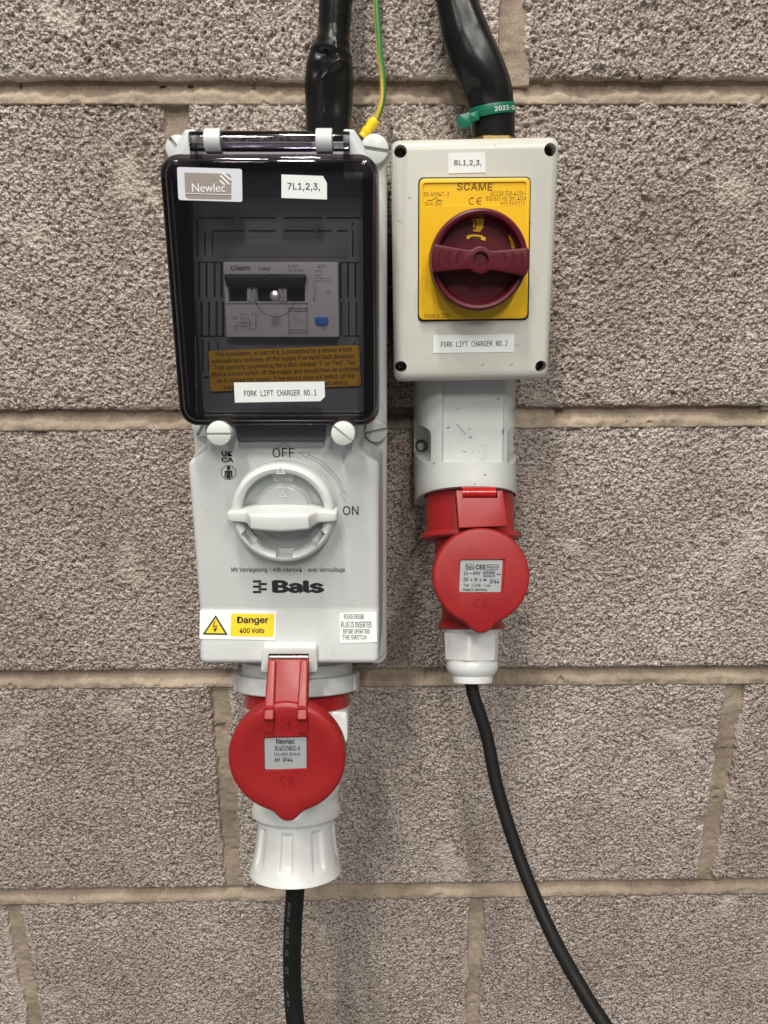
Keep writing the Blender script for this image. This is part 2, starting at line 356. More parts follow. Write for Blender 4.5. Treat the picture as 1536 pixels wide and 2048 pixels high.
def text(s, fr, box, parent, mat='print', bold=0.0, space=1.0, w=0.0, th=0.00012, slope=0.0, name='lettering', font=None):
    """letters fitted to a photo box (x0, y0, x1, y1) on plane fr; slope = photo pixels the right end drops"""
    x0, y0, x1, y1 = box; ym = (y0 + y1) / 2; xm = (x0 + x1) / 2
    a = Vector(fr.px(x0, ym - slope / 2, w)); b = Vector(fr.px(x1, ym + slope / 2, w)); tp = Vector(fr.px(xm, y0, w)); bt = Vector(fr.px(xm, y1, w))
    wd = (b - a).length; ht = (tp - bt).length; ex = (b - a).normalized(); ey = Vector((-ex.y, ex.x)); c = (a + b) / 2
    me = text_mesh(s, bold, space, 0.0, font); co = np.zeros(len(me.vertices) * 3); me.vertices.foreach_get('co', co); co = co.reshape(-1, 3)
    lo, hi = co.min(0), co.max(0); bm = bmesh.new(); bm.from_mesh(me); bpy.data.meshes.remove(me)
    for v in bm.verts:
        fu = (v.co.x - lo[0]) / (hi[0] - lo[0]) - .5; fv = (v.co.y - lo[1]) / (hi[1] - lo[1]) - .5
        q = c + ex * (fu * wd) + ey * (fv * ht); v.co = fr.pt(q.x, q.y, w + th + v.co.z * .004)
    if th > 0.0002:
        r = bmesh.ops.extrude_face_region(bm, geom=bm.faces[:])
        for v in [g for g in r['geom'] if isinstance(g, bmesh.types.BMVert)]: v.co -= fr.n * th * 1.2
    return obj(name, bm, mat, parent, 0)
def pxpoly(fr, pts, w=0): return [fr.px(x, y, w) for x, y in pts]
def sticker(name, fr, quad, parent, mat, r=0.0008, w=0.0, th=0.00025, label=None):
    bm = bmesh.new(); prism(bm, fr, fillet(pxpoly(fr, quad, w), r) if r else pxpoly(fr, quad, w), w - 0.0001, w + th)
    return obj(name, bm, mat, parent, 0, label=label)
def box_px(name, fr, x0, y0, x1, y1, w0, w1, mat, parent, r=0.0005, bev=0.0003, label=None):
    q = pxpoly(fr, [(x0, y0), (x1, y0), (x1, y1), (x0, y1)], w1)
    bm = bmesh.new(); prism(bm, fr, fillet(q, r, 4), w0, w1, bev, 2)
    return obj(name, bm, mat, parent, 40, label=label)

# ------------------------------------------------------------------ the wall: concrete blocks and mortar
def hsh(ix, iz, seed):
    h = (ix.astype(np.int64) * 374761393 + iz.astype(np.int64) * 668265263 + seed * 974634777) & 0xffffffff
    h = ((h ^ (h >> 13)) * 1274126177) & 0xffffffff
    h = ((h ^ (h >> 16)) * 2246822519) & 0xffffffff
    return ((h ^ (h >> 15)) & 0xffffff) / float(0x1000000)
def vnoise(x, z, s, seed):
    x = x / s; z = z / s; ix = np.floor(x); iz = np.floor(z); fx = x - ix; fz = z - iz
    fx = fx * fx * (3 - 2 * fx); fz = fz * fz * (3 - 2 * fz)
    a = hsh(ix, iz, seed); b = hsh(ix + 1, iz, seed); c = hsh(ix, iz + 1, seed); d = hsh(ix + 1, iz + 1, seed)
    return (a * (1 - fx) + b * fx) * (1 - fz) + (c * (1 - fx) + d * fx) * fz
def fbm(x, z, s, seed, o=3):
    t = 0; amp = 0.5; tot = 0
    for k in range(o): t = t + amp * vnoise(x, z, s / 2 ** k, seed + k); tot += amp; amp *= .5
    return t / tot
def vor(x, z, s, seed):
    x = x / s; z = z / s; ix = np.floor(x); iz = np.floor(z); best = np.full(x.shape, 9.0); sec = best.copy(); idv = np.zeros(x.shape)
    for dx in (-1, 0, 1):
        for dz in (-1, 0, 1):
            cx = ix + dx; cz = iz + dz
            d = np.hypot(cx + hsh(cx, cz, seed) - x, cz + hsh(cx, cz, seed + 7) - z)
            nearer = d < best; sec = np.where(nearer, best, np.minimum(sec, d)); idv = np.where(nearer, hsh(cx, cz, seed + 3), idv); best = np.where(nearer, d, best)
    return best, sec, idv
def sstep(a, b, x): t = np.clip((x - a) / (b - a), 0, 1); return t * t * (3 - 2 * t)

def grid_obj(name, X, Y, Z, attrs, mat, parent, back):
    pad = lambda A: np.pad(A, 1, mode='edge')
    X = pad(X); Y = pad(Y); Z = pad(Z); Y[0, :] = back; Y[-1, :] = back; Y[:, 0] = back; Y[:, -1] = back
    nr, nc = X.shape; co = np.stack([X, Y, Z], -1).reshape(-1, 3)
    idx = np.arange(nr * nc).reshape(nr, nc)
    q = np.stack([idx[:-1, :-1], idx[:-1, 1:], idx[1:, 1:], idx[1:, :-1]], -1).reshape(-1, 4)
    me = bpy.data.meshes.new(name); nf = len(q)
    co = co - np.array(OFF[parent])
    me.vertices.add(len(co)); me.vertices.foreach_set('co', co.astype(np.float32).ravel())
    me.loops.add(nf * 4); me.loops.foreach_set('vertex_index', q.astype(np.int32).ravel())
    me.polygons.add(nf); me.polygons.foreach_set('loop_start', np.arange(0, nf * 4, 4, dtype=np.int32)); me.polygons.foreach_set('use_smooth', np.ones(nf, dtype=bool))
    me.update(calc_edges=True)
    for k, v in attrs.items():
        a = me.attributes.new(k, 'FLOAT', 'POINT'); a.data.foreach_set('value', pad(v).astype(np.float32).ravel())
    me.materials.append(M[mat]); o = bpy.data.objects.new(name, me); COL.objects.link(o); o.parent = parent; OFF[o] = OFF[parent]
    return o

ZJ = [0.3475, 0.1228, -0.1028, -0.3290, -0.5595, -0.7830, -1.0080]     # bed joint centre lines
SL = [0.0, 0.0, 0.006, 0.008, 0.019, 0.012, 0.0]                       # and their slight lean
PJ = [0.086, -0.144, 0.086, -0.144, 0.0905, -0.144]                    # perpend joints, one per course, then every 450 mm
HJ, X0W, X1W = 0.0063, -1.05, 1.05
wall = thing('wall', (0, 0, -1.02), 'grey concrete block wall with sandy mortar joints behind the two charger sockets', 'wall', kind='structure')
def axis(a, b, lo, hi, fine, coarse=0.006):                            # fine spacing where the photograph looks, coarse beyond
    pts = [a]; x = a
    while x < b - 1e-6:
        x = min(b, x + (fine if lo <= x <= hi else coarse)); pts.append(x)
    if len(pts) > 2 and pts[-1] - pts[-2] < 0.3 * fine: pts.pop(-2)
    return np.array(pts)
rng = random.Random(4)
for c in range(6):
    zt, zb = ZJ[c] - HJ, ZJ[c + 1] + HJ
    half = 0.27 + 0.03 + max(0, 0.18 - (zb + zt) / 2) * 0.155
    fine = 0.00078 + 0.00007 * c
    edges = sorted([PJ[c] + 0.45 * k for k in range(-4, 5) if X0W < PJ[c] + 0.45 * k < X1W] + [X0W, X1W])
    for a, b in zip(edges[:-1], edges[1:]):
        xa, xb = a + .0084 * rng.uniform(.85, 1.1), b - .0084 * rng.uniform(.85, 1.1); sd = rng.randrange(10000)
        if xb - xa < 0.05: continue
        gx = axis(xa, xb, -half, half, fine); gz = axis(zb, zt, -0.76, 0.20, fine)
        U, V = np.meshgrid((gx - xa) / (xb - xa), (gz - zb) / (zt - zb))
        X = xa + U * (xb - xa); Zl = V
        eL = (fbm(Zl * .215, Zl * 0, .009, sd) - .5) * .0060; eR = (fbm(Zl * .215, Zl * 0 + 5, .009, sd) - .5) * .0060
        X = X + eL * (1 - U) ** 6 + eR * U ** 6
        eB = (fbm(X, X * 0, .014, sd + 1) - .5) * .0030; eT = (fbm(X, X * 0 + 9, .014, sd + 2) - .5) * .0022
        lo_ = zb + SL[c + 1] * X; hi_ = zt + SL[c] * X
        Z = lo_ + V * (hi_ - lo_) + eB * (1 - V) ** 6 + eT * V ** 6
        amp = rng.uniform(0.9, 1.1) * (1.12, 1.12, 0.95, 0.85, 0.80, 0.8)[c]
        xw = X + (fbm(X, Z, .004, 91) - .5) * .0012; zw = Z + (fbm(X, Z, .004, 97) - .5) * .0012
        f1, f2, i1 = vor(xw, zw, .0020, sd); g1, g2, j1 = vor(xw, zw, .0034, sd + 11)
        h = (np.clip(1 - (f1 / .78) ** 2, 0, 1) * (.25 + .75 * i1)) * .00170 + np.clip(1 - (g1 / .7) ** 2, 0, 1) * (j1 > .60) * .0009
        gap = 1 - sstep(.02, .25, f2 - f1); h = h - gap * .0007
        pit = sstep(.74, .84, vnoise(X, Z, .0026, sd + 21)); h = h - pit * .0020
        h = h + (fbm(X, Z, .03, sd + 31) - .5) * .0012
        smear = sstep(.70, .80, fbm(X, Z, .030, sd + 41, 5)) * .55
        dist = np.minimum(np.minimum(X - xa, xb - X), np.minimum(Z - lo_, hi_ - Z))
        smear = np.maximum(smear, sstep(.0075, .0, dist) * sstep(.42, .62, fbm(X, Z, .03, sd + 43)) * .8)
        h = h * amp * (1 - .65 * smear) - .0006
        h = h - .0028 * np.exp(-np.maximum(dist, 0) / .0016)
        chip = sstep(.74, .80, fbm(X, Z, .03, sd + 51)) * sstep(.014, .002, dist); h = h - .004 * chip
        grain = np.clip(i1 * .72 + j1 * .22 + (vnoise(X, Z, .0012, sd + 61) - .5) * .35, 0, 1)
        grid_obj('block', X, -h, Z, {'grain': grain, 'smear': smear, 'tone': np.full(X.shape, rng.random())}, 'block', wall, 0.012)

def mortar_strip(A, B, wid, vertical, seed, slope=0.0):
    """A..B along the joint, wid across; bed joints are struck back at the top and run out to a ledge below"""
    half = 0.56
    gs = axis(A, B, -0.8 if vertical else -half, 0.25 if vertical else half, .0012, .006); gv = np.linspace(0, 1, 16)
    S, V = np.meshgrid(gs, gv); T = (V - .5) * (wid + .007)
    if vertical:
        X = slope[0] + T + (fbm(S, S * 0, .05, seed) - .5) * .003; Z = S
        rec = .0058 - .0026 * np.abs(V - .5) ** 2 * 4 + (fbm(X, Z, .03, seed + 3) - .5) * .0045
    else:
        X = S; Z = slope[0] + slope[1] * X + T
        lw = .35 + (fbm(X, X * 0, .035, seed) - .5) * .36 + (fbm(X, X * 0 + 3, .006, seed) - .5) * .22
        run = sstep(lw + .16, lw - .14, V)
        rec = .0088 - .0084 * run + .0010 * (V - .6) + (fbm(X, Z, .02, seed + 3) - .5) * .0016
        rec = rec - run * (fbm(X, Z, .006, seed + 8) - .40) * .0028
    rec = rec + (fbm(X, Z, .0040, seed + 5) - .5) * .0018
    hole = sstep(.80, .84, fbm(X, Z, .009, seed + 9)); rec = rec + hole * .005
    grid_obj('mortar_joint', X, rec, Z, {}, 'mortar', wall, 0.013)
for k, z in enumerate(ZJ): mortar_strip(X0W, X1W, 2 * HJ, False, 300 + k * 13, (z, SL[k]))
for c in range(6):
    for k in range(-4, 5):
        x = PJ[c] + 0.45 * k
        if X0W < x < X1W: mortar_strip(ZJ[c + 1] + HJ - .004 + SL[c + 1] * x, ZJ[c] - HJ + .002 + SL[c] * x, 2 * .0084 + .003, True, 500 + c * 31 + k, (x,))

# ------------------------------------------------------------------ left: interlocked switched socket with smoked window
XC = -0.0657
unit = thing('switched_socket', (XC, 0, -0.262), 'tall light grey switched socket enclosure with smoked window, labelled fork lift charger no.1', 'socket')

def d_ring(z, hw, df, db, r=0.004, n=5, flare=0.0):                    # horizontal section of a box standing on the wall
    pts = [(-hw - flare, db), (-hw, df - r)]
    pts += [(-hw + r - r * math.cos(R(90 * i / n)), df - r + r * math.sin(R(90 * i / n))) for i in range(1, n + 1)]
    pts += [(hw - r + r * math.sin(R(90 * i / n)), df - r + r * math.cos(R(90 * i / n))) for i in range(0, n)]
    pts += [(hw, df - r), (hw + flare, db)]
    return [Vector((XC + u, -w, z)) for u, w in pts]
# base against the wall
bm = bmesh.new(); fb = vert(0)
prism(bm, Frame((XC, 0, -0.1005)), rrect(0.0678, 0.1815, 0.010, 6), -0.001, 0.060, 0.003, 3)
obj('back_box', bm, 'grey', unit)
# lower front panel: waist beside the cover, lower part leaning out over the socket
bm = bmesh.new(); rings = []
def hwz(z):
    t = min(max((z + 0.1175) / 0.0125, 0), 1); t = t * t * (3 - 2 * t); return 0.0625 - 0.0125 * t
zs = [-0.084, -0.095, -0.103] + [-0.105 - 0.0125 * i / 8 for i in range(9)] + [-0.135, -0.17, -0.2175, -0.2187]
for z in zs: rings.append(d_ring(z, hwz(z), 0.100, 0.055, 0.004, 5, 0.003))
for z, hw, df in ((-0.2199, .0625, .1003), (-0.236, .0623, .1058), (-0.2515, .0621, .1112), (-0.2532, .0619, .1114), (-0.2548, .0614, .1106), (-0.2562, .0605, .1090), (-0.2570, .0592, .1065)):
    rings.append(d_ring(z, hw, df, 0.055, 0.004, 5, 0.003))
loft(bm, rings); obj('front_panel', bm, 'grey', unit, 40)
# upper housing behind the cover
bm = bmesh.new(); fu = Frame((XC, 0, -0.0117))
prism(bm, fu, rrect(0.0612, 0.0760, 0.011, 6), 0.050, 0.0955, 0.001, 2)
cb = bmesh.new(); prism(cb, fu, rrect(0.0560, 0.0740, 0.006, 4), 0.080, 0.12)
housing = obj('housing', bm, 'grey', unit, 35, cuts=[cb])
bm = bmesh.new(); prism(bm, fu, rrect(0.0585, 0.0748, 0.008, 4), 0.0955, 0.0975)
cb = bmesh.new(); prism(cb, fu, rrect(0.0535, 0.0715, 0.004, 4), 0.090, 0.12)
obj('gasket', bm, 'gasket', unit, 0, cuts=[cb])
bm = bmesh.new(); prism(bm, Frame((XC, 0, -0.0133)), rrect(0.0545, 0.0735, 0.003, 3), 0.079, 0.0850)
plate = obj('inner_plate', bm, 'plate', unit)
bm = bmesh.new()
prism(bm, fu, rrect(0.0559, 0.0739, 0.006, 4), 0.0795, 0.0954)
cb = bmesh.new(); prism(cb, Frame((XC, 0, -0.0133)), rrect(0.0530, 0.0720, 0.003, 3), 0.07, 0.12)
obj('inner_liner', bm, 'gasket', unit, 0, cuts=[cb])
# slots moulded into the inner plate
fp = vert(0.0851)
slots = [(398, 434, 470, 437), (478, 434, 550, 437), (570, 434, 645, 437), (652, 434, 720, 437),
         (425, 460, 488, 463), (497, 460, 552, 463), (570, 460, 630, 463), (634, 460, 664, 463), (674, 460, 696, 463),
         (393, 437, 396, 510), (408, 462, 411, 510), (424, 463, 426, 510), (703, 444, 706, 453), (704, 461, 707, 514)]
for x, dx in ((396, 5), (411, 5), (427, 4), (441, 3)): slots += [(x, 524, x + 4, 594), (x + dx, 603, x + dx + 4, 671)]
for x in (679, 694, 709): slots += [(x, 526, x + 4, 596), (x + 2, 603, x + 5, 672)]
slots += [(404, 680, 407, 742), (416, 683, 419, 742), (434, 683, 437, 698), (707, 684, 710, 690), (408, 753, 422, 757), (396, 523, 440, 525), (402, 671, 450, 674), (680, 524, 722, 526), (686, 671, 722, 673)]
for x0, y0, x1, y1 in slots: box_px('slot', fp, x0, y0, x1, y1, -0.0005, 0.0002, 'gasket', plate, 0, 0)
box_px('step', fp, 392, 346, 722, 388, -0.001, 0.0025, 'plate', plate, 0.001, 0.0005)
box_px('step', fp, 444, 477, 694, 514, -0.001, 0.0006, 'plate', plate, 0.0006, 0.0002)

# circuit breaker behind the window
br_f = vert(0.0955)
bm = bmesh.new(); q = fillet(pxpoly(br_f, [(446, 524), (676, 524), (678, 674), (453, 674)]), .0012)
prism(bm, br_f, q, -0.012, 0.0, 0.0004, 2)
cb = bmesh.new()
for a, b in ((456, 494), (514, 555), (571, 610)): prism(cb, br_f, pxpoly(br_f, [(a, 560), (b, 560), (b, 603), (a + 1, 603)]), -0.006, 0.01)
breaker = obj('circuit_breaker', bm, 'breaker', unit, 35, cuts=[cb])
for a, b in ((456, 494), (514, 555), (571, 610)): box_px('toggle_recess', br_f, a - 1, 560, b + 1, 604, -0.0065, -0.0055, 'gasket', breaker, 0, 0)
bm = bmesh.new(); prism(bm, br_f, fillet(pxpoly(br_f, [(448, 548), (611, 548), (612, 560), (607, 576), (454, 574), (449, 561)], .004), .0014), -.001, .0045, .0008, 2)
obj('toggle', bm, 'black', breaker)
for x in (495, 506, 557, 566): box_px('toggle_guide', br_f, x, 572, x + 7, 603, -.001, .0022, 'breaker', breaker, .0003, .0003)
box_px('toggle_sill', br_f, 452, 603, 616, 607, -.001, .0012, 'breaker', breaker, .0003, .0003)
bm = bmesh.new(); ribbon(bm, br_f, pxpoly(br_f, [(578, 617), (614, 617), (615, 666), (579, 666)]), .0009, 0, .0012, True)
ribbon(bm, br_f, pxpoly(br_f, [(578, 660), (615, 660)]), .0006, 0, .0010); ribbon(bm, br_f, pxpoly(br_f, [(578, 622), (615, 622)]), .0005, 0, .0010)
obj('marker_window', bm, 'clear', breaker, 0)
bm = bmesh.new(); prism(bm, br_f, fillet(pxpoly(br_f, [(630, 634), (656, 634), (657, 646), (653, 650), (634, 650), (630, 645)]), .0006), -.001, .0018, .0003, 2)
obj('test_button', bm, 'blue', breaker)
text('ciem', br_f, (461, 530, 500, 541), breaker, 'fine_print', .03)
text('S74P40', br_f, (517, 534, 541, 541), breaker, 'fine_print', .02)
text('In 40A', br_f, (576, 529, 595, 535), breaker, 'fine_print')
text('IΔn 0,03A', br_f, (576, 538, 607, 545), breaker, 'fine_print')
text('400V~', br_f, (635, 529, 655, 536), breaker, 'fine_print')
text('0', br_f, (626, 594, 631, 603), breaker, 'fine_print', .02)
text('Test', br_f, (641, 652, 653, 659), breaker, 'fine_print')
def strokes(name, fr, lines, wd, parent, mat, w=0.0, th=0.0002):
    bm = bmesh.new()
    for ln, closed in lines: ribbon(bm, fr, pxpoly(fr, ln), wd, w - .0001, w + th, closed)
    return obj(name, bm, mat, parent, 0)
dia = [([(481 + 4 * i, 626), (481 + 4 * i, 632)], 0) for i in range(4)] + [([(480 + 5 * i, 634), (484 + 5 * i, 641), (484 + 5 * i, 658)], 0) for i in range(4)]
dia += [([(475, 645), (502, 645), (502, 652), (475, 652)], 1), ([(503, 632), (503, 627), (512, 627), (512, 640)], 0), ([(511, 640), (514, 640), (514, 649), (511, 649)], 1),
        ([(512, 649), (512, 658), (495, 658)], 0), ([(469, 652), (475, 652), (475, 659), (469, 659)], 1), ([(466, 635), (470, 632), (474, 635), (470, 638)], 1),
        ([(632, 541), (642, 541), (642, 551), (632, 551)], 1), ([(632, 556), (642, 556), (642, 562), (632, 562)], 1), ([(646, 556), (659, 556), (659, 562), (646, 562)], 1),
        ([(628, 560), (628, 592)], 0), ([(632, 569), (632, 593)], 0), ([(653, 583), (656, 580), (659, 583), (659, 587), (656, 590), (653, 587)], 1)]
strokes('diagram', br_f, dia, .00022, breaker, 'fine_print')['kind'] = 'stuff'

# amber notice on the inner plate
notice = sticker('notice_sticker', fp, [(417, 702), (718, 690), (722, 771), (421, 783)], unit, 'notice', .0015, 0.0028)
for i, (s, a, b) in enumerate((('This installation, or part of it, is protected by a device which', 430, 704), ('automatically switches off the supply if an earth fault develops.', 424, 711),
        ("Test quarterly by pressing the button marked 'T' or 'Test'. The", 429, 710), ('device should switch off the supply and should then be switched', 423, 718),
        ('on to restore the supply. If the device does not switch off the', 434, 709), ('supply when the button is pressed, seek expert advice.', 447, 697))):
    yc = 704 + 13.2 * i
    text(s, fp, (a, yc - 5.5, b, yc + 6.5), notice, 'brown_print' if 0 else 'print', .012, w=0.0032, slope=-(b - a) * .038)

# smoked hinged cover: a thin tray, open at the back
zc = (0.0652 - 0.0874) / 2; hh = (0.0652 + 0.0874) / 2; fc = Frame((XC + .0017, 0, zc))
def cover_rings(off, d_back, d_front, bev):
    base = rrect(0.0612 - off, hh - off, 0.0115 - off, 8); rg = [[fc.pt(u, v, d_back) for u, v in base], [fc.pt(u, v, d_front - bev) for u, v in base]]
    for i in range(1, 6):
        a = R(90 * i / 5); rg.append([fc.pt(u, v, d_front - bev + bev * math.sin(a)) for u, v in inset(base, bev * (1 - math.cos(a)))])
    return rg
bm = bmesh.new()
outer = cover_rings(0, 0.0975, 0.1225, 0.0045); inner = cover_rings(0.0022, 0.0975, 0.1203, 0.003)
loft(bm, list(reversed(outer)) + inner)
cv = vert(0.1225)
cb = bmesh.new(); prism(cb, cv, fillet(ccw(pxpoly(cv, [(384, 343), (726, 343), (728, 832), (392, 832)])), .0015), -.0100, .01)
cover = obj('window_cover', bm, 'smoke', unit, 35, cuts=[cb])
q = ccw(pxpoly(cv, [(384, 343), (726, 343), (728, 832), (392, 832)]))
bm = bmesh.new(); prism(bm, cv, fillet(inset(q, .00012), .0015), -.0022, -.0001, 0); obj('window_pane', bm, 'pane', cover, 0)
bm = bmesh.new(); lathe(bm, (XC - 0.0035, -0.1222, -0.0005), (0, -1, 0), [(0, .0033), (.0008, .0031), (.0016, .0024), (.0020, .0012), (.0021, .0003)], 24)
boss = obj('moulding_boss', bm, 'steel', cover)  # clear moulding; the metal colour stands in for its bright glints
c0 = P(550, 592, .1225); boss.location = (c0.x - (XC - .0035), 0, c0.z + .0005)
fb2 = Frame((c0.x, -.1225, c0.z)); bm = bmesh.new(); ribbon(bm, fb2, arc(0, 0, .0118, 0, 360, 48)[:-1], .0005, -.0001, .00025, True)
obj('moulding_ring', bm, 'smoke', cover, 0)
# pull lip under the cover
bm = bmesh.new(); fl = vert(0.106)
prism(bm, fl, fillet(pxpoly(fl, [(476, 838), (652, 838), (652, 883), (476, 883)]), .003), -0.004, 0.005, .0018, 3)
obj('pull_lip', bm, 'smoke_dark', cover)
# hinge: smoked rod and flange, grey knuckles, grey ears of the housing
hz, hd = 0.0732, 0.1075
xa, xb = P(381, 285, hd).x, P(700, 285, hd).x
bm = bmesh.new(); lathe(bm, (xa, -hd, hz), (1, 0, 0), [(0, .0048), (.0004, .0052), (xb - xa - .0004, .0052), (xb - xa, .0048)], 32, ux=(0, 0, 1))
obj('hinge_rod', bm, 'smoke_dark', cover)
bm = bmesh.new(); prism(bm, Frame(((xa + xb) / 2, -hd, 0.0668)), rrect((xb - xa) / 2, 0.0052, .001, 3), -.001, .0038, .0006, 2)
obj('hinge_flange', bm, 'smoke_dark', cover)
x1, x2 = P(470, 285, hd).x, P(610, 285, hd).x
bm = bmesh.new(); lathe(bm, (x1 - .006, -hd, hz), (1, 0, 0), [(0, .0054), (x2 - x1 + .010, .0054)], 32, ux=(0, 0, 1)); obj('hinge_tube', bm, 'smoke_dark', cover)
for px in (428, 649):
    xk = P(px, 285, hd).x
    bm = bmesh.new(); lathe(bm, (xk - .0046, -hd, hz), (1, 0, 0), [(0, .0064), (.0004, .0068), (.0088, .0068), (.0092, .0064)], 32, ux=(0, 0, 1))
    obj('hinge_knuckle', bm, 'grey', cover)
for s, px in ((-1, 372), (1, 711)):
    xe = P(px, 290, .098).x; bm = bmesh.new(); fe = Frame((xe, 0, 0))
    prism(bm, fe, fillet([(-s * .007, .081), (-s * .0005, .0805), (s * .004, .074), (s * .0075, .066), (s * .011, .0615), (s * .011, .055), (-s * .007, .055)], .002), .080, .1015, .0016, 3)
    obj('hinge_ear', bm, 'grey', unit)
# screws
def screw(name, c, r, h, ang, mat, parent, slot=.0016, depth=.0022):
    c = Vector(c); bm = bmesh.new()
    lathe(bm, c, (0, -1, 0), [(-.012, r * .96), (-.0012, r), (h - .0009, r * .99), (h - .0003, r * .96), (h, r * .90)], 40)
    cb = bmesh.new(); f = Frame(c, (math.cos(R(ang)), 0, math.sin(R(ang))), (-math.sin(R(ang)), 0, math.cos(R(ang))))
    prism(cb, f, [(-r * .97, -slot / 2), (r * .97, -slot / 2), (r * .97, slot / 2), (-r * .97, slot / 2)], h - depth, h + .01)
    return obj(name, bm, mat, parent, 40, cuts=[cb])
screw('captive_screw', P(437, 868, .1255) + Vector((0, .0265, 0)), .0076, .0265, 0, 'ivory', unit)
screw('captive_screw', P(686, 868, .1255) + Vector((0, .0265, 0)), .0074, .0265, -40, 'ivory', unit)
for px, py, ang, r in ((749, 298, -8, .0088), (752, 862, 12, .0080), (356, 297, -52, .0080), (405, 852, 60, .0076)):
    screw('corner_screw', P(px, py, .066) + Vector((0, .006, 0)), r, .0065, ang, 'grey', unit, .0022, .0030)
bm = bmesh.new(); lathe(bm, P(769, 1300, .05) + Vector((-.006, .04, 0)), (0, -1, 0), [(0, .008), (.046, .008), (.048, .007)], 28); obj('corner_screw', bm, 'grey', unit)

# rotary handle
h0 = P(567, 1024, .110); fh = Frame((h0.x, 0, h0.z))
bm = bmesh.new(); lathe(bm, fh.pt(0, 0, .0995), (0, -1, 0), [(0, .0345), (.0025, .0345), (.0032, .0338), (.0034, .020)], 96); obj('handle_seat', bm, 'grey', unit)
bm = bmesh.new()
prof = [(.101, .0268), (.101, .0336), (.1115, .0336), (.1140, .0330), (.1155, .0318), (.1160, .0305), (.1156, .0292), (.1146, .0280), (.1130, .0270), (.1100, .0268)]
n = 96; rr_ = [[fh.pt(r * math.cos(2 * math.pi * i / n), r * math.sin(2 * math.pi * i / n), L) for i in range(n)] for L, r in prof]
loft(bm, rr_ + [rr_[0]], False, False); bmesh.ops.remove_doubles(bm, verts=bm.verts, dist=1e-6)
cb = bmesh.new()
for a in (270, 216, 324):
    ex = Vector((-math.sin(R(a)), 0, math.cos(R(a)))); f = Frame(fh.pt(.0278 * math.cos(R(a)), .0278 * math.sin(R(a)), 0), ex, (math.cos(R(a)), 0, math.sin(R(a))))
    prism(cb, Frame(f.o, (1, 0, 0), (0, 0, 1)), [(p.x, p.y) for p in [Vector((ex.x * u + math.cos(R(a)) * v, ex.z * u + math.sin(R(a)) * v)) for u, v in ((-.0055, -.003), (.0055, -.003), (.0055, .0022), (-.0055, .0022))]], .106, .13)
handle = obj('rotary_handle', bm, 'white', unit, 35, cuts=[cb])
bm = bmesh.new(); lathe(bm, fh.pt(0, 0, .1005), (0, -1, 0), [(0, .0267), (.0035, .0267), (.0040, .0200), (.0065, .0185), (.0070, .0175), (.0085, .0172), (.0092, .0162), (.0094, .011)], 72)
obj('handle_hub', bm, 'hub', handle)
bm = bmesh.new(); fr_ = fh; prism(bm, fr_, [(-.006, .0175), (.006, .0175), (.0075, .0262), (-.0075, .0262)], .1025, .1052, .0004, 2); obj('zero_tab', bm, 'grey', handle)
# grip bar across the handle
bm = bmesh.new(); rings = []
half = [(.0354, .0016, .1160), (.0350, .0027, .1180), (.0335, .0034, .1188), (.0285, .0037, .1190), (.0240, .0040, .1192), (.0222, .0043, .1205), (.0195, .0047, .1265), (.0180, .0050, .1295), (.008, .0056, .1312), (0, .0059, .1318)]
for u, hv, wt in [(-a, b, c) for a, b, c in half] + [(a, b, c) for a, b, c in half[-2::-1]]:
    sec = [(-hv, .106), (-hv * 1.02, wt - .004), (-hv * .97, wt - .0014), (-hv * .85, wt - .0003), (-hv * .6, wt), (hv * .6, wt), (hv * .88, wt - .0003), (hv * .98, wt - .0012), (hv * 1.02, wt - .004), (hv, .106)]
    rings.append([fh.pt(u, v - .0008, w) for v, w in sec])
loft(bm, rings); bar = obj('grip_bar', bm, 'white', handle, 50)
bm = bmesh.new(); ft = Frame(fh.pt(0, .0292, .1152)); ribbon(bm, ft, [(-.0026, -.0018), (.0026, -.0018), (0, .0024)], .0006, 0, .0009, True); obj('pointer_mark', bm, 'white', handle, 0)
bm = bmesh.new(); ft = Frame(fh.pt(0, .0118, .1098)); ribbon(bm, ft, [(-.0022, -.0014), (.0022, -.0014), (0, .0022)], .0005, -.0004, .0005, True); obj('pointer_mark', bm, 'white', handle, 0)

# printing on the lower front panel
fpn = vert(0.1001)
text('UK', fpn, (443, 902, 465, 912.5), unit, 'print', .03); text('CA', fpn, (443, 914.5, 467, 924.5), unit, 'print', .03)
oc = [(457 + 15.5 * math.cos(R(22.5 + 45 * i)), 945 + 14.5 * math.sin(R(22.5 + 45 * i))) for i in range(8)]
strokes('pictogram_outline', fpn, [(oc, True)], .00028, unit, 'print')
bm = bmesh.new(); prism(bm, fpn, ccw(pxpoly(fpn, [(457 + 4 * math.cos(R(a)), 936 + 4.2 * math.sin(R(a))) for a in range(0, 360, 30)])), 0, .00015)
prism(bm, fpn, ccw(pxpoly(fpn, [(449.5, 941), (464.5, 941), (465, 955), (462, 955), (462, 945.5), (461, 945.5), (461, 957), (453, 957), (453, 945.5), (452, 945.5), (452, 955), (449, 955)])), 0, .00015)
pic = obj('pictogram', bm, 'print', unit, 0)
text('OFF', fpn, (545, 896, 589, 915), unit, 'print', .004); text('ON', fpn, (686, 1012, 717, 1030), unit, 'print', .004)
strokes('turn_arrow', fpn, [([(597, 905), (619, 906), (616, 909), (640, 920), (662, 939), (680, 962), (688, 984), (692, 984), (690, 1004), (682, 988), (685, 987), (676, 964), (658, 943), (637, 925), (614, 913), (615, 917)], True)], .00014, unit, 'fine_print')
strokes('zero_ring', fpn, [([(567 + 12 * math.cos(R(a)), 899 + 12 * math.sin(R(a))) for a in range(0, 360, 15)], True)], .00016, unit, 'fine_print')
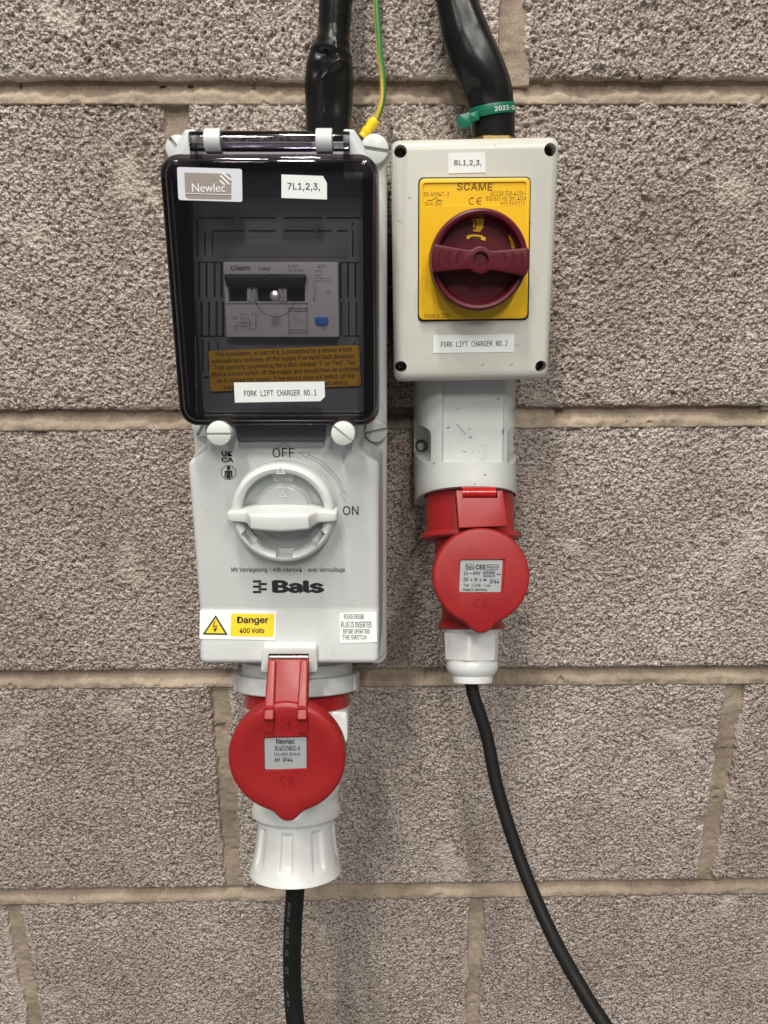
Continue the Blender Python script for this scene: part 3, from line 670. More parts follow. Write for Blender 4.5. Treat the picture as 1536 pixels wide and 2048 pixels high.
text('Mit Verriegelung - with interlock - avec verrouillage', fpn, (463, 1134.5, 690, 1146), unit, 'print', .012)
text('Bals', fpn, (544, 1160, 648, 1186), unit, 'print', .05)
bm = bmesh.new()
for i, x in enumerate((506, 517, 506, 517, 506)): prism(bm, fpn, ccw(pxpoly(fpn, [(x, 1160.5 + 5.3 * i), (x + 16.5, 1160.5 + 5.3 * i), (x + 16.5, 1164.8 + 5.3 * i), (x, 1164.8 + 5.3 * i)])), 0, .00012)
obj('bar_emblem', bm, 'print', unit, 0)
# leaning lower facet: danger and instruction stickers
ta = math.atan2(.1112 - .1003, .2515 - .2199)
fs = Frame((0, -.1004, -.2200), (1, 0, 0), (0, math.sin(ta), math.cos(ta)))
dg_ = sticker('danger_sticker', fs, [(400, 1220), (554, 1221), (551, 1280), (399, 1278)], unit, 'sticker', .0012, 0.0002)
sticker('danger_panel', fs, [(463, 1227), (549, 1228), (547, 1274), (460, 1272)], dg_, 'label_yellow', .0012, 0.0005, .0001)
text('Danger', fs, (474, 1233, 537, 1250), dg_, 'print', .03, w=.0007); text('400 Volts', fs, (479, 1256, 529, 1266), dg_, 'print', .025, w=.0007)
bm = bmesh.new(); tri = ccw(pxpoly(fs, [(431.5, 1230), (456, 1270), (405, 1269)], .0004)); prism(bm, fs, fillet(tri, .0004), .0004, .0006); obj('warning_triangle', bm, 'print', dg_, 0)
bm = bmesh.new(); prism(bm, fs, inset(tri, .00115), .0005, .0008); obj('warning_field', bm, 'label_yellow', dg_, 0)
strokes('lightning', fs, [([(430, 1242), (427, 1253), (434, 1251), (430.5, 1260)], False), ([(433.5, 1257), (430.5, 1263), (428, 1257)], True)], .00055, dg_, 'print', .0009, .0002)
ps_ = sticker('instruction_sticker', fs, [(679, 1226), (753, 1224), (754, 1284), (680, 1287)], unit, 'sticker', .0008, 0.0002)
for s, b in (('PLEASE ENSURE', (688, 1228, 728, 1238)), ('PLUG IS INSERTED', (682, 1243, 743, 1255)), ('BEFORE OPERATING', (686, 1258, 740, 1267)), ('THE SWITCH', (685, 1270, 733, 1279))):
    text(s, fs, b, ps_, 'print', .012, w=.0005)
# stickers on the smoked cover
nw = sticker('brand_sticker', cv, [(354, 334), (484, 338), (485, 404), (357, 400)], cover, 'silver_white', .0014, .0001)
q = pxpoly(cv, [(369, 345), (463, 348), (463, 399), (371, 397)]); bm = bmesh.new(); prism(bm, cv, fillet(q, [.0001, .0022, .0001, .0022] if area(q) > 0 else [.0022, .0001, .0022, .0001]), .0002, .00045); obj('brand_panel', bm, 'taupe', nw, 0)
text('Newlec', cv, (384, 367, 450, 384), nw, 'white_print', .006, w=.0005, font=False)
strokes('brand_bars', cv, [([(441, 351), (459, 369)], 0), ([(445, 346), (463, 361)], 0), ([(440, 361), (450, 370)], 0)], .0009, nw, 'white_print', .0005)
strokes('brand_line', cv, [([(371, 387), (463, 390)], 0)], .0003, nw, 'white_print', .0005)
def cut_sticker(fr, pts, parent, w=.0001): 
    bm = bmesh.new(); prism(bm, fr, ccw(pxpoly(fr, pts)), w - .0002, w + .00025); return obj('name_sticker', bm, 'sticker', parent, 0)
s7 = cut_sticker(cv, [(563, 349), (646, 352), (654, 366), (654, 399), (563, 396)], cover); text('7L1,2,3,', cv, (575, 366, 640, 382), s7, 'print', .008, w=.0004, slope=1)
s1 = cut_sticker(cv, [(468, 765), (649, 763), (650, 793), (641, 802), (470, 805)], cover)
def mono(s, fr, box, parent, w, slope): text(s, fr, box, parent, 'print', .002, w=w, slope=slope, font=MONO)
mono('FORK LIFT CHARGER NO.1', cv, (488, 780, 633, 791.5), s1, .0004, -2)

# latch bracket at the foot of the enclosure, with its steel pin
fk = vert(0.1135)
bm = bmesh.new(); prism(bm, fk, fillet(pxpoly(fk, [(525, 1295), (633, 1295), (635, 1345), (521, 1345)], .002), .0025), -.012, .0022, .0010, 2)
cb = bmesh.new(); prism(cb, fk, pxpoly(fk, [(537, 1307), (618, 1307), (619, 1380), (535, 1380)], .002), -.008, .03)
obj('latch_bracket', bm, 'white', unit, 35, cuts=[cb])
bm = bmesh.new(); p0 = P(540, 1314, .1120); p1 = P(617, 1314, .1120); lathe(bm, p0, (1, 0, 0), [(0, .0022), (p1.x - p0.x, .0022)], 20, ux=(0, 0, 1)); obj('hinge_pin', bm, 'steel', unit)
box_px('latch_recess', fk, 536, 1306, 619, 1345, -.0082, -.0070, 'gasket', unit, 0, 0)

# socket outlet pointing down and out
TA = R(22); AX = Vector((0, -math.sin(TA), -math.cos(TA))); AN = Vector((0, -math.cos(TA), math.sin(TA)))
OA = Vector((-0.0672, -0.0605, -0.3045))
bm = bmesh.new(); lathe(bm, OA, AX, [(-.075, .0385), (-.0215, .0385), (-.0208, .0425), (-.0130, .0425), (-.0125, .0475), (-.0115, .0482), (-.0008, .0482), (0, .0472), (.0002, .036)], 80)
obj('socket_collar', bm, 'grey', unit)
for a in (20, 160):
    f = Frame(OA + AX * -.006, (1, 0, 0), tuple(AX)); ex = Vector((1, 0, 0)) * math.cos(R(a)) + AN * math.sin(R(a))
    bm = bmesh.new(); lathe(bm, OA + AX * -.0115 + ex * .0465, AX, [(0, .0024), (.0095, .0034), (.0105, .003)], 12); obj('bayonet_lug', bm, 'grey', unit)

# red hinged lid hanging open in front of the plug
LT = R(9); lo = P(573, 1519, .150)
fl_ = Frame(lo, (1, 0, 0), (0, math.sin(LT), math.cos(LT)))
LR = .0392
bm = bmesh.new(); prof = [(-.012, LR - .001), (-.011, LR), (-.0035, LR), (-.0016, LR - .0006), (-.0005, LR - .0018), (.0, LR - .0034)]
def tabbed(R0, amp, wid):
    return lambda L, a, r: r + amp * math.exp(-(abs((a + math.pi / 2 + math.pi) % (2 * math.pi) - math.pi) / wid) ** 2.6) * (1 if r > R0 * .88 else 0)
lathe(bm, lo, fl_.n, prof + [(.0002, .0285), (.0000, .0279)], 160, tabbed(LR, .0062, .19))
cb = bmesh.new(); q = pxpoly(fl_, [(527, 1474), (616, 1471), (618, 1538), (528, 1542)]); prism(cb, fl_, fillet(q, .0009), -.0022, .02)
lid = obj('hinged_lid', bm, 'red', unit, 28, cuts=[cb], label='round red lid hanging open with a silver rating plate')
# strap from the latch down to the lid
sa = P(577, 1319, .1190); sb = fl_.pt(.0003, LR * .80, .0004); fst = Frame((sa + sb) / 2, (1, 0, 0), tuple((sa - sb).normalized()))
sl = (sa - sb).length / 2
bm = bmesh.new(); prism(bm, fst, fillet([(-.0142, -sl + .004), (.0142, -sl + .004), (.0138, sl), (-.0138, sl)], .001), -.006, .0010, .0006, 2); obj('lid_strap', bm, 'red', lid)
for s in (-1, 1):
    bm = bmesh.new(); prism(bm, fst, fillet([(s * .0108 - .0034, -sl - .004), (s * .0108 + .0034, -sl - .004), (s * .0108 + .0028, sl - .001), (s * .0108 - .0026, sl - .001)], .0017), -.005, .0036, .0010, 3)
    obj('strap_rib', bm, 'red', lid)
    bm = bmesh.new(); prism(bm, fl_, fillet([(s * .0112 - .0032, LR * .50), (s * .0112 + .0032, LR * .50), (s * .0112 + .0032, LR * .96), (s * .0112 - .0032, LR * .96)], .0012), -.004, .0020, .0005, 2)
    obj('strap_lug', bm, 'red', lid)
rp_ = sticker('rating_plate', fl_, [(529, 1476), (613, 1474), (613, 1537), (530, 1538)], lid, 'silver', .0009, -.0021, .0004)
text('Newlec', fl_, (552, 1477, 590, 1488), rp_, 'print', .022, w=-.0016); text('NL4032NRSS-A', fl_, (550, 1491, 600, 1501), rp_, 'print', .012, w=-.0016)
text('32A 400V 3P+N+E', fl_, (548, 1505, 600, 1511), rp_, 'print', .008, w=-.0016); text('6H  IP44', fl_, (549, 1515, 585, 1523), rp_, 'print', .018, w=-.0016)
text('UK', fl_, (559, 1437, 583, 1449), lid, 'red', .0, w=.0002, th=.0005); text('CA', fl_, (560, 1450, 583, 1461), lid, 'red', .0, w=.0002, th=.0005)
def ce_mark(fr, x, y, h, parent, mat, w, th, wd):
    r = h / 2; L = []
    for k in (0, 1):
        cx = x + r + k * h * 1.15; L.append(([(cx + r * math.cos(R(a)), y - r * math.sin(R(a))) for a in range(65, 296, 15)], False))
    L.append(([(x + h * 1.18, y), (x + r + h * 1.15 + r * .25, y)], False))
    bm = bmesh.new()
    for ln, cl in L: ribbon(bm, fr, [fr.px(a, b, w) for a, b in ln], wd, w - .0002, w + th)
    return obj('conformity_mark', bm, mat, parent, 0)
ce_mark(fl_, 561, 1559, 15, lid, 'red', .0003, .0004, .0006)

# ------------------------------------------------------------------ white plug and black cable in the left socket
plug = thing('plug', OA + AX * .136, 'white plug with red ring and flared skirt, trailing a thick black cable', 'plug')
def lug(L, a, r): return r
bm = bmesh.new(); lathe(bm, OA, AX, [(-.03, .033), (.0015, .033), (.002, .0395), (.0030, .0403), (.0125, .0403), (.0130, .0398)], 80); obj('contact_ring', bm, 'red_gloss', plug)
bm = bmesh.new()
def oct_(L, a, r):
    k = math.cos(R(22.5)) / max(math.cos(((a + R(22.5)) % R(45)) - R(22.5)), .5)
    return r * (1 + .045 * (k - .96)) if L < .06 else r
prof = [(.0130, .0396), (.0300, .0396), (.0325, .0385), (.040, .0335), (.066, .0318), (.0690, .0330), (.0745, .0336), (.0775, .0326), (.0800, .0318), (.0855, .0324), (.0890, .0338), (.0935, .0338), (.0945, .0330), (.0950, .030)]
lathe(bm, OA, AX, prof, 80, oct_); body = obj('plug_body', bm, 'white', plug)
bm = bmesh.new()
fg = Frame(OA + AX * .023, (1, 0, 0), tuple(-AX)); prism(bm, fg, fillet([(.026, -.013), (.0405, -.013), (.0405, .010), (.026, .010)], .0035), -.004, .027, .002, 2); obj('locking_grip', bm, 'white', plug)
bm = bmesh.new(); lathe(bm, OA, AX, [(.0945, .0292), (.0975, .0292)], 64); obj('gap_ring', bm, 'grey', plug)
def flute(L, a, r):
    t = (L - .098) / .038
    ph = ((a + R(9)) % R(45)) / R(45); inn = 1 if .14 < ph < .56 else 0
    e = min(abs(ph - .14), abs(ph - .56)) / .05; e = min(e, 1)
    dep = .0026 * inn * e * (1 if .07 < t < .80 else 0)
    dep *= min(1, max(0, (t - .06) / .05)) * min(1, max(0, (.84 - t) / .16))
    return r - dep
prof = [(.0968, .0284), (.0978, .0292)] + [(.098 + .038 * t, .0290 + .0008 * math.sin(t * 3) + .0058 * t ** 2.4) for t in [i / 24 for i in range(25)]] + [(.1368, .0350), (.1372, .0340), (.1372, .031), (.128, .014)]
lathe(bm := bmesh.new(), OA, AX, prof, 160, flute); obj('gland_nut', bm, 'white', plug, 30)
e0 = OA + AX * .122; e1 = OA + AX * .145
path = spline([e0, e1, P(586, 1850, .122), P(584, 1920, .124), P(586, 1990, .128), P(592, 2060, .136), P(606, 2190, .15), P(640, 2420, .16), Vector((-.030, -.15, -.98))], 10)
bm = bmesh.new(); tube(bm, path, .0071, 24); cable = obj('cable', bm, 'rubber', plug)
x = 1795
for s, n_ in (('H07RN-F', 34), ('4G2,5', 34), ('CE', 14), ('23', 15), ('Made in Italy', 88), ('SBEF', 34)):
    cu = min(range(len(path)), key=lambda i: abs((lambda q: 1024 - FPX * q.dot(UPV) / q.dot(FWD))(path[i] - CAM) - (x + n_ / 2)))
    p = path[cu]; t = (path[cu + 1] - path[cu - 1]).normalized(); view = (CAM - p).normalized(); sd_ = t.cross(view).normalized(); nn = sd_.cross(t).normalized()
    nn = (nn + sd_ * .55).normalized() if (nn + sd_ * .55).x < (nn - sd_ * .55).x else (nn - sd_ * .55).normalized(); up_ = nn.cross(t).normalized()
    f = Frame(p + nn * .00712, tuple(t), tuple(up_)); me = text_mesh(s); co = [v.co.copy() for v in me.vertices]; bm = bmesh.new(); bm.from_mesh(me); bpy.data.meshes.remove(me)
    mx_ = max(c.x for c in co); ln = n_ / 2560 * 1.15
    for v in bm.verts: v.co = f.pt((v.co.x / mx_ - .5) * ln, (v.co.y - .35) * .0042, .00008)
    obj('lettering', bm, 'cable_print', cable, 0); x += n_ + 13

# ------------------------------------------------------------------ right: isolator switch box
RB = R(1.0); BX = Vector((math.cos(RB), 0, math.sin(RB))); BZ = Vector((-math.sin(RB), 0, math.cos(RB)))
iso = thing('isolator_switch', (0.0556, 0, -0.0648), 'warm grey isolator box with yellow plate and maroon knob, labelled fork lift charger no.2', 'switch')
bo = P(949, 512, .08); bo.z = .0072; fB = Frame((bo.x, 0, bo.z), BX, BZ)
BHW, BHH = .0510, .0732
bm = bmesh.new()
rings = [[fB.pt(u, v, w) for u, v in rrect(BHW + e, BHH + e, .005, 5)] for w, e in ((-.001, -.0030), (.040, -.0020), (.0405, 0.0), (.0700, .0), (.0728, -.0004))]
for i in range(1, 6):
    a = R(90 * i / 5); k = rrect(BHW - .0004 - .0052 * (1 - math.cos(a)), BHH - .0004 - .0068 * (1 - math.cos(a)), .005, 5); rings.append([fB.pt(u, v, .0728 + .0072 * math.sin(a)) for u, v in k])
loft(bm, rings); cb = bmesh.new(); fbb = vert(.08)
fBp = Frame((bo.x, -.08, bo.z), BX, BZ)
holes = [(801, 302), (1101, 299), (802, 734), (1082, 733)]
for hx, hy in holes:
    u, v = fBp.px(hx, hy); prism(cb, fBp, circle(.0038, 28, u, v), -.018, .02)
obj('box', bm, 'beige', iso, 35, cuts=[cb])
for hx, hy in holes:
    u, v = fBp.px(hx, hy); bm = bmesh.new(); lathe(bm, fBp.pt(u, v, -.0185), (0, -1, 0), [(0, .0037), (.0030, .0037), (.0042, .0030), (.0046, .0016)], 20)
    cc = bmesh.new(); prism(cc, fBp, [(u + a_, v + b_) for a_, b_ in ((-.0020, -.0005), (.0020, -.0005), (.0020, .0005), (-.0020, .0005))], -.0155, 0); obj('lid_screw', bm, 'dark_steel', iso, 35, cuts=[cc])
bm = bmesh.new(); prism(bm, fBp, fillet(pxpoly(fBp, [(839, 357), (1061, 355), (1055, 637), (838, 640)], .003), .0035), -.001, .0030, .0008, 2)
cb = bmesh.new(); prism(cb, fBp, fillet(pxpoly(fBp, [(846, 366), (1053, 363), (1052, 411), (846, 413)], .003), .002), .0022, .02)
yp = obj('yellow_plate', bm, 'yellow', iso, 35, cuts=[cb], label='bright yellow plate with rating text')
bm = bmesh.new(); prism(bm, fBp, fillet(pxpoly(fBp, [(836.5, 355), (1061.5, 353.5), (1057, 639.5), (835.5, 643)]), .0035), -.001, .0006); obj('plate_seal', bm, 'gasket', iso, 0)
wt = .0022
text('SCAME', fBp, (914, 366, 985, 381), yp, 'brown_print', .022, space=1.08, w=wt, slope=1)
text('EN 60947-3', fBp, (848, 384, 898, 392.5), yp, 'brown_print', -.004, w=wt, slope=-.6); text('3P+N-IP65', fBp, (849, 404, 884, 413), yp, 'brown_print', 0, w=wt, slope=-.6)
strokes('switch_symbol', fBp, [([(854, 401), (863, 401), (873, 395)], 0), ([(873, 401), (884, 401)], 0), ([(873, 400), (876, 400), (876, 402), (873, 402)], 1)], .0003, yp, 'brown_print', wt)
text('AC23A 32A 415V~', fBp, (981, 382, 1053, 391), yp, 'brown_print', -.004, w=wt, slope=-.8); text('50/60 Hz Ith 40A', fBp, (972, 392, 1053, 402), yp, 'brown_print', -.004, w=wt, slope=-.4); text('590.EM3215', fBp, (1001, 403, 1050, 411.5), yp, 'brown_print', -.004, w=wt, slope=-.4)
ce_mark(fBp, 938, 402, 13.5, yp, 'brown_print', wt, .0002, .0005)
text('Made in Italy', fBp, (849, 626, 900, 638), yp, 'brown_print', -.002, w=.0031, slope=-1)

# maroon rotary knob
kp = P(957, 521, .094); fK = Frame((kp.x, 0, kp.z), BX, BZ); KR = .0296
bm = bmesh.new(); n = 96
prof = [(.0828, .0), (.0828, KR - .002), (.0845, KR), (.0965, KR), (.0983, KR - .0006), (.0990, KR - .0018), (.0985, KR - .0034), (.0970, KR - .0042), (.0885, KR - .0050), (.0880, KR - .0056), (.0880, .0)]
rg = [[fK.pt(max(r, 1e-5) * math.cos(2 * math.pi * i / n), max(r, 1e-5) * math.sin(2 * math.pi * i / n), L) for i in range(n)] for L, r in prof]
loft(bm, rg); knob = obj('knob', bm, 'maroon', iso, 35, label='round maroon rotary knob with a grip bar')
ka = R(-3.2); fG = Frame(fK.o, BX * math.cos(ka) + BZ * math.sin(ka), BZ * math.cos(ka) - BX * math.sin(ka))
def barh(u): return .0050 + .0034 * (abs(u) / KR) ** 1.2
us = [-KR + .0022 + (2 * KR - .0044) * i / 40 for i in range(41)]
def cap_(u): return math.sqrt(max((KR + .0002) ** 2 - u * u, 0)) * .98
hub = .0080
top = [(u, max(min(barh(u), 9), math.sqrt(max(hub ** 2 - u * u, 0)))) for u in us]
KE = KR - .0004; ends = [(math.sqrt(KE ** 2 - v * v), v) for v in [top[-1][1] * (-1 + i / 4) for i in range(9)]]
poly = [(u, -v) for u, v in top] + ends[1:-1] + [(u, v) for u, v in reversed(top)] + [(-u, -v) for u, v in ends[1:-1]]
bm = bmesh.new(); prism(bm, fG, poly, .087, .1050, .0010, 3)
cb = bmesh.new()
for s in (-1, 1):
    for u in (.0128, .0182, .0236): prism(cb, fG, ccw([(s * u + s * .0012 * math.cos(R(a)) - .0, .0044 * math.sin(R(a))) for a in range(-80, 81, 20)] + [(s * (u + .0005) + s * .0012 * math.cos(R(a)), .0044 * math.sin(R(a))) for a in range(80, -81, -20)]), .1044, .12)
prism(cb, fG, circle(.0048, 32), .1025, .12)
obj('grip_bar', bm, 'maroon', knob, 35, cuts=[cb])
bm = bmesh.new(); lathe(bm, fG.pt(0, 0, .1020), (0, -1, 0), [(0, .00475), (.0004, .0046), (.0006, .003)], 32); obj('hub_cap', bm, 'maroon', knob)
fw = Frame((kp.x, -.0881, kp.z), BX, BZ)
bm = bmesh.new(); prism(bm, fw, fillet(pxpoly(fw, [(943, 433), (969, 434), (966, 455), (960, 464), (946, 463)]), .0008), -.0002, .00012); w1 = obj('position_window', bm, 'yellow', knob, 0)
strokes('zero_mark', fw, [([(948 + 3.6 * math.cos(R(a)), 449 + 9 * math.sin(R(a))) for a in range(0, 360, 20)], True)], .0007, w1, 'maroon', .0002)
bm = bmesh.new(); prism(bm, fw, ccw(pxpoly(fw, [(933, 478), (934, 471), (943, 469), (954, 469), (964, 471), (972, 476), (970, 482), (962, 479), (952, 477), (942, 477)])), -.0002, .00012); w2 = obj('position_window', bm, 'yellow', knob, 0)
strokes('window_print', fw, [([(940, 476), (946, 474.5), (953, 474.5), (962, 476.5)], 0)], .0009, w2, 'black', .0002)
bm = bmesh.new(); prism(bm, fw, ccw(pxpoly(fw, [(1020, 466), (1026, 474), (1030, 486), (1031, 497), (1024, 497), (1021, 486), (1017, 474)])), -.0002, .00012); obj('position_window', bm, 'yellow', knob, 0)
s8 = sticker('name_sticker', fBp, [(896, 307), (970, 305), (971, 345), (897, 347)], iso, 'sticker', 0, .0001); text('8L1,2,3,', fBp, (908, 320, 963, 332.5), s8, 'print', .008, w=.0004)
s2 = sticker('name_sticker', fBp, [(867, 671), (1028, 669), (1028, 704), (867, 706)], iso, 'sticker', 0, .0001); mono('FORK LIFT CHARGER NO.2', fBp, (882, 682, 1015, 693), s2, .0004, -2)

# ------------------------------------------------------------------ right: surface socket under the isolator
sock = thing('wall_socket', (0.060, 0, -0.174), 'scuffed grey angled wall socket with red outlet and red lid below the isolator box', 'socket')
SX, SHW = 0.0588, .0372; T2 = R(25)
bm = bmesh.new(); rings = []
def dsec(df, hw, n=30, p=2.45):
    pts = [(hw, .0)]
    for i in range(n + 1):
        a = math.pi * i / n; c_, s_ = math.cos(a), math.sin(a)
        pts.append((hw * math.copysign(abs(c_) ** (2 / p), c_), .012 + (df - .012) * abs(s_) ** (2 / p)))
    pts.append((-hw, .0)); return pts
N_ = 16
for i in range(N_ + 1):
    f = i / N_; df = .0560 + .0210 * f; k = math.tan(T2) * 1.03 * f; zr = -.060 + (-.1734 + .060) * f; xs = SX + .0035 * f
    hw = SHW + .0012 * f
    rings.append([Vector((xs + u, -w, zr + k * w)) for u, w in dsec(df, hw)])
e = rings[-1]; cen = sum(e, Vector()) / len(e)
rings.append([cen + (p - cen) * .985 + Vector((0, -.0006, -.0010)) for p in e]); rings.append([cen + (p - cen) * .955 + Vector((0, -.0006, -.0012)) for p in e])
loft(bm, rings)
AX2 = Vector((0, -math.sin(T2), -math.cos(T2))); AN2 = Vector((0, -math.cos(T2), math.sin(T2))); O2 = Vector((.0635, -.040, -.1545))
cf = bmesh.new()
fa, fb_ = P(884, 775, .0560), P(1008, 924, .0640)
up2 = Vector((0, .0085, .0500)).normalized(); ff = Frame(((fa.x + fb_.x) / 2, -.0640, fb_.z), (1, 0, 0), tuple(up2)); ff.o = ff.pt(0, 0, -.0042)
prism(cf, ff, [(-.0218, 0), (.0218, 0), (.0218, .10), (-.0218, .10)], -.0005, .05)
cp = bmesh.new()
for s in (-1, 1):
    f = Frame((SX + s * .0318 + .001, 0, P(845, 890, .05).z)); prism(cp, f, fillet([(-.0052, -.0125), (.0200 if s > 0 else .0052, -.0125), (.0200 if s > 0 else .0052, .0125), (-.0052, .0125)] if s > 0 else [(-.0200, -.0125), (.0052, -.0125), (.0052, .0125), (-.0200, .0125)], .005, 6), .014, .1)
cbore = bmesh.new(); lathe(cbore, O2, AX2, [(-.004, .0340), (.05, .0340)], 56)
shroud = obj('shroud', bm, 'grey_worn', sock, 30, cuts=[cf, cp, cbore])
scr = [[(912, 848), (917, 852), (922, 858), (927, 864), (932, 869)], [(938, 873), (942, 877)], [(925, 902), (934, 904)], [(946, 927), (957, 929)]]
for ln in scr:
    bm = bmesh.new(); ribbon(bm, ff, pxpoly(ff, ln, -.0005), .00045, -.0006, -.00042); obj('scratch', bm, 'fine_print', sock, 0)
for px in (842,):
    c = P(842, 892, .0145); c = Vector((SX - .0318 + .0012, -.0138, P(842, 892, .016).z)); bm = bmesh.new(); lathe(bm, c, (0, -1, 0), [(0, .0044), (.002, .0044)], 24); obj('screw_washer', bm, 'dark_steel', sock)
    bm = bmesh.new(); lathe(bm, c, (0, -1, 0), [(0, .0036), (.003, .0036), (.0042, .0028), (.0045, .001)], 24)
    cc = bmesh.new(); f = Frame(c); prism(cc, f, [(-.0022, -.0005), (-.0005, -.0005), (-.0005, -.0022), (.0005, -.0022), (.0005, -.0005), (.0022, -.0005), (.0022, .0005), (.0005, .0005), (.0005, .0022), (-.0005, .0022), (-.0005, .0005), (-.0022, .0005)], .0032, .01)
    obj('fixing_screw', bm, 'steel', sock, 35, cuts=[cc])
bm = bmesh.new(); lathe(bm, O2, AX2, [(-.0045, .0325), (.0285, .0325), (.0290, .0355), (.0300, .0362), (.0325, .0362), (.0335, .0350), (.0338, .0265)], 72); obj('outlet', bm, 'red', sock)
# hinge plate and lid
f2 = Frame(P(963, 988, .0880), (1, 0, 0), tuple(-AX2))
fL = Frame(f2.pt(0, -.0549, 0), tuple(Vector((1, 0, 0)) * math.cos(R(-2)) + (-AX2) * math.sin(R(-2))), tuple((-AX2) * math.cos(R(-2)) - Vector((1, 0, 0)) * math.sin(R(-2))))
c3 = fL.px(963, 1153); o3 = fL.pt(c3[0], c3[1]); t3 = R(17)
up3 = Vector((0, math.sin(t3), math.cos(t3))); x3 = Vector((1, 0, 0)); fL = Frame(o3, tuple(x3 * math.cos(R(-2)) + up3 * math.sin(R(-2))), tuple(up3 * math.cos(R(-2)) - x3 * math.sin(R(-2))))
LR2 = .0325
bm = bmesh.new(); lathe(bm, fL.o, fL.n, [(-.010, LR2 - .0008), (-.0095, LR2), (-.0028, LR2), (-.0012, LR2 - .0005), (-.0003, LR2 - .0015), (0, LR2 - .0028)], 160, tabbed(LR2, .0058, .24))
cb = bmesh.new(); prism(cb, fL, fillet(pxpoly(fL, [(920, 1119), (1011, 1118), (1007, 1185), (917, 1187)]), .0010), -.0016, .02)
lid2 = obj('hinged_lid', bm, 'red', sock, 28, cuts=[cb], label='round red lid hanging open with a small grey rating plate')
fst2 = Frame(f2.pt(0, 0, .0042), (1, 0, 0), tuple(-AX2))
q = pxpoly(fst2, [(912, 981), (1006, 981), (1015, 1052), (918, 1056)])
bm = bmesh.new(); prism(bm, fst2, fillet(q, .0008), -.0105, 0, .0005, 2)
cb = bmesh.new(); prism(cb, fst2, pxpoly(fst2, [(924, 970), (993, 970), (995, 996), (925, 996)]), -.006, .01)
obj('lid_strap', bm, 'red', lid2, 35, cuts=[cb])
pa, pb = P(925, 988, .0925), P(992, 988, .0925); bm = bmesh.new(); lathe(bm, pa + Vector((0, .0035, 0)), (1, 0, 0), [(0, .0038), (pb.x - pa.x, .0038)], 24, ux=(0, 0, 1)); obj('hinge_barrel', bm, 'red_gloss', lid2)
fo = Frame(O2, (1, 0, 0), tuple(-AX2)); u0 = f2.o.x - O2.x
bm = bmesh.new(); prism(bm, fo, [(u0 - .0120, -.020), (u0 + .0120, -.020), (u0 + .0120, -.004), (u0 - .0120, -.004)], .026, .0385, .001, 2); obj('hinge_base', bm, 'red', sock)
rp2 = sticker('rating_plate', fL, [(921, 1120), (1005, 1120), (1001, 1184), (918, 1184)], lid2, 'silver', .0012, -.0015, .0003)
def t2(s, b, bold=.01, sl_=0): text(s, fL, b, rp2, 'print', bold, w=-.0011, slope=sl_)
t2('Bals', (931, 1130, 949, 1137), .018); t2('CEE', (951, 1129, 972, 1139), .04); t2('Norm', (974, 1131, 998, 1137), .014)
strokes('rules', fL, [([(931, 1128), (949, 1128)], 0), ([(931, 1139), (949, 1139)], 0), ([(974, 1129.5), (998, 1129.5)], 0), ([(974, 1139.5), (997, 1139.5)], 0), ([(966, 1147.5), (990, 1147.5)], 0)], .00025, rp2, 'print', -.0011)
t2('16', (927, 1142, 936, 1150), .014); t2('–', (938, 1146, 944, 1147.2), .02); t2('6h/', (946, 1142, 961, 1150), .025); t2('200/346', (966, 1141, 990, 1146.5), .02); t2('240/415', (966, 1149, 990, 1155), .02); t2('~', (993, 1147, 1001.5, 1150), .02)
t2('3P + N +', (926, 1155, 963, 1163), .014); t2('IP44', (979, 1158.5, 998, 1166.5), .014)
strokes('earth_symbol', fL, [([(970, 1157), (970, 1162)], 0), ([(966, 1159.5), (974.5, 1159.5)], 0), ([(968, 1161.5), (972.5, 1161.5)], 0)], .0004, rp2, 'print', -.0011)
t2('Typ', (927, 1167.5, 938, 1173.5), .02); t2('11308', (943, 1167.5, 961, 1173), .014); t2('T 08', (968, 1169, 980, 1173.5), .014); t2('Made in Germany', (926, 1176.5, 974, 1183), .02)
ce_mark(fL, 949, 1204, 14, lid2, 'red', .0003, .0004, .0006)

# ------------------------------------------------------------------ red plug with white gland in the right socket
plug2 = thing('plug', O2 + AX2 * .1365, 'red plug with white cable gland in the right socket, trailing a thin black cable', 'plug')
bm = bmesh.new(); lathe(bm, O2, AX2, [(.020, .0262), (.040, .0262), (.060, .0258), (.080, .0220), (.0880, .0212), (.0925, .0222), (.0955, .0242), (.0975, .0246), (.0982, .0238)], 64); obj('plug_body', bm, 'red', plug2)
def hexn(L, a, r):
    k = (a + R(14)) % R(60) - R(30); s = math.cos(R(30)) / math.cos(k)
    return r * (1 + .6 * (s * 1.075 - 1)) if .1005 < L < .1205 else r
bm = bmesh.new(); lathe(bm, O2, AX2, [(.0975, .0205), (.0995, .0205), (.1002, .0200), (.1010, .0200), (.1195, .0194), (.1204, .0188), (.1210, .0180), (.1225, .0187), (.1255, .0187), (.1280, .0178), (.1305, .0158), (.1315, .0148), (.1345, .0146), (.1362, .0142), (.1366, .0125), (.130, .006)], 96, hexn)
obj('cable_gland', bm, 'white', plug2, 28)
g0 = O2 + AX2 * .125; g1 = O2 + AX2 * .142
path2 = spline([g0, g1, P(973, 1470, .112), P(996, 1580, .128), P(1037, 1710, .150), P(1090, 1840, .178), P(1150, 1955, .205), P(1235, 2085, .235), P(1380, 2250, .255), P(1600, 2420, .25), Vector((.40, -.20, -.98))], 10)
bm = bmesh.new(); tube(bm, path2, .0046, 20); obj('cable', bm, 'rubber', plug2)

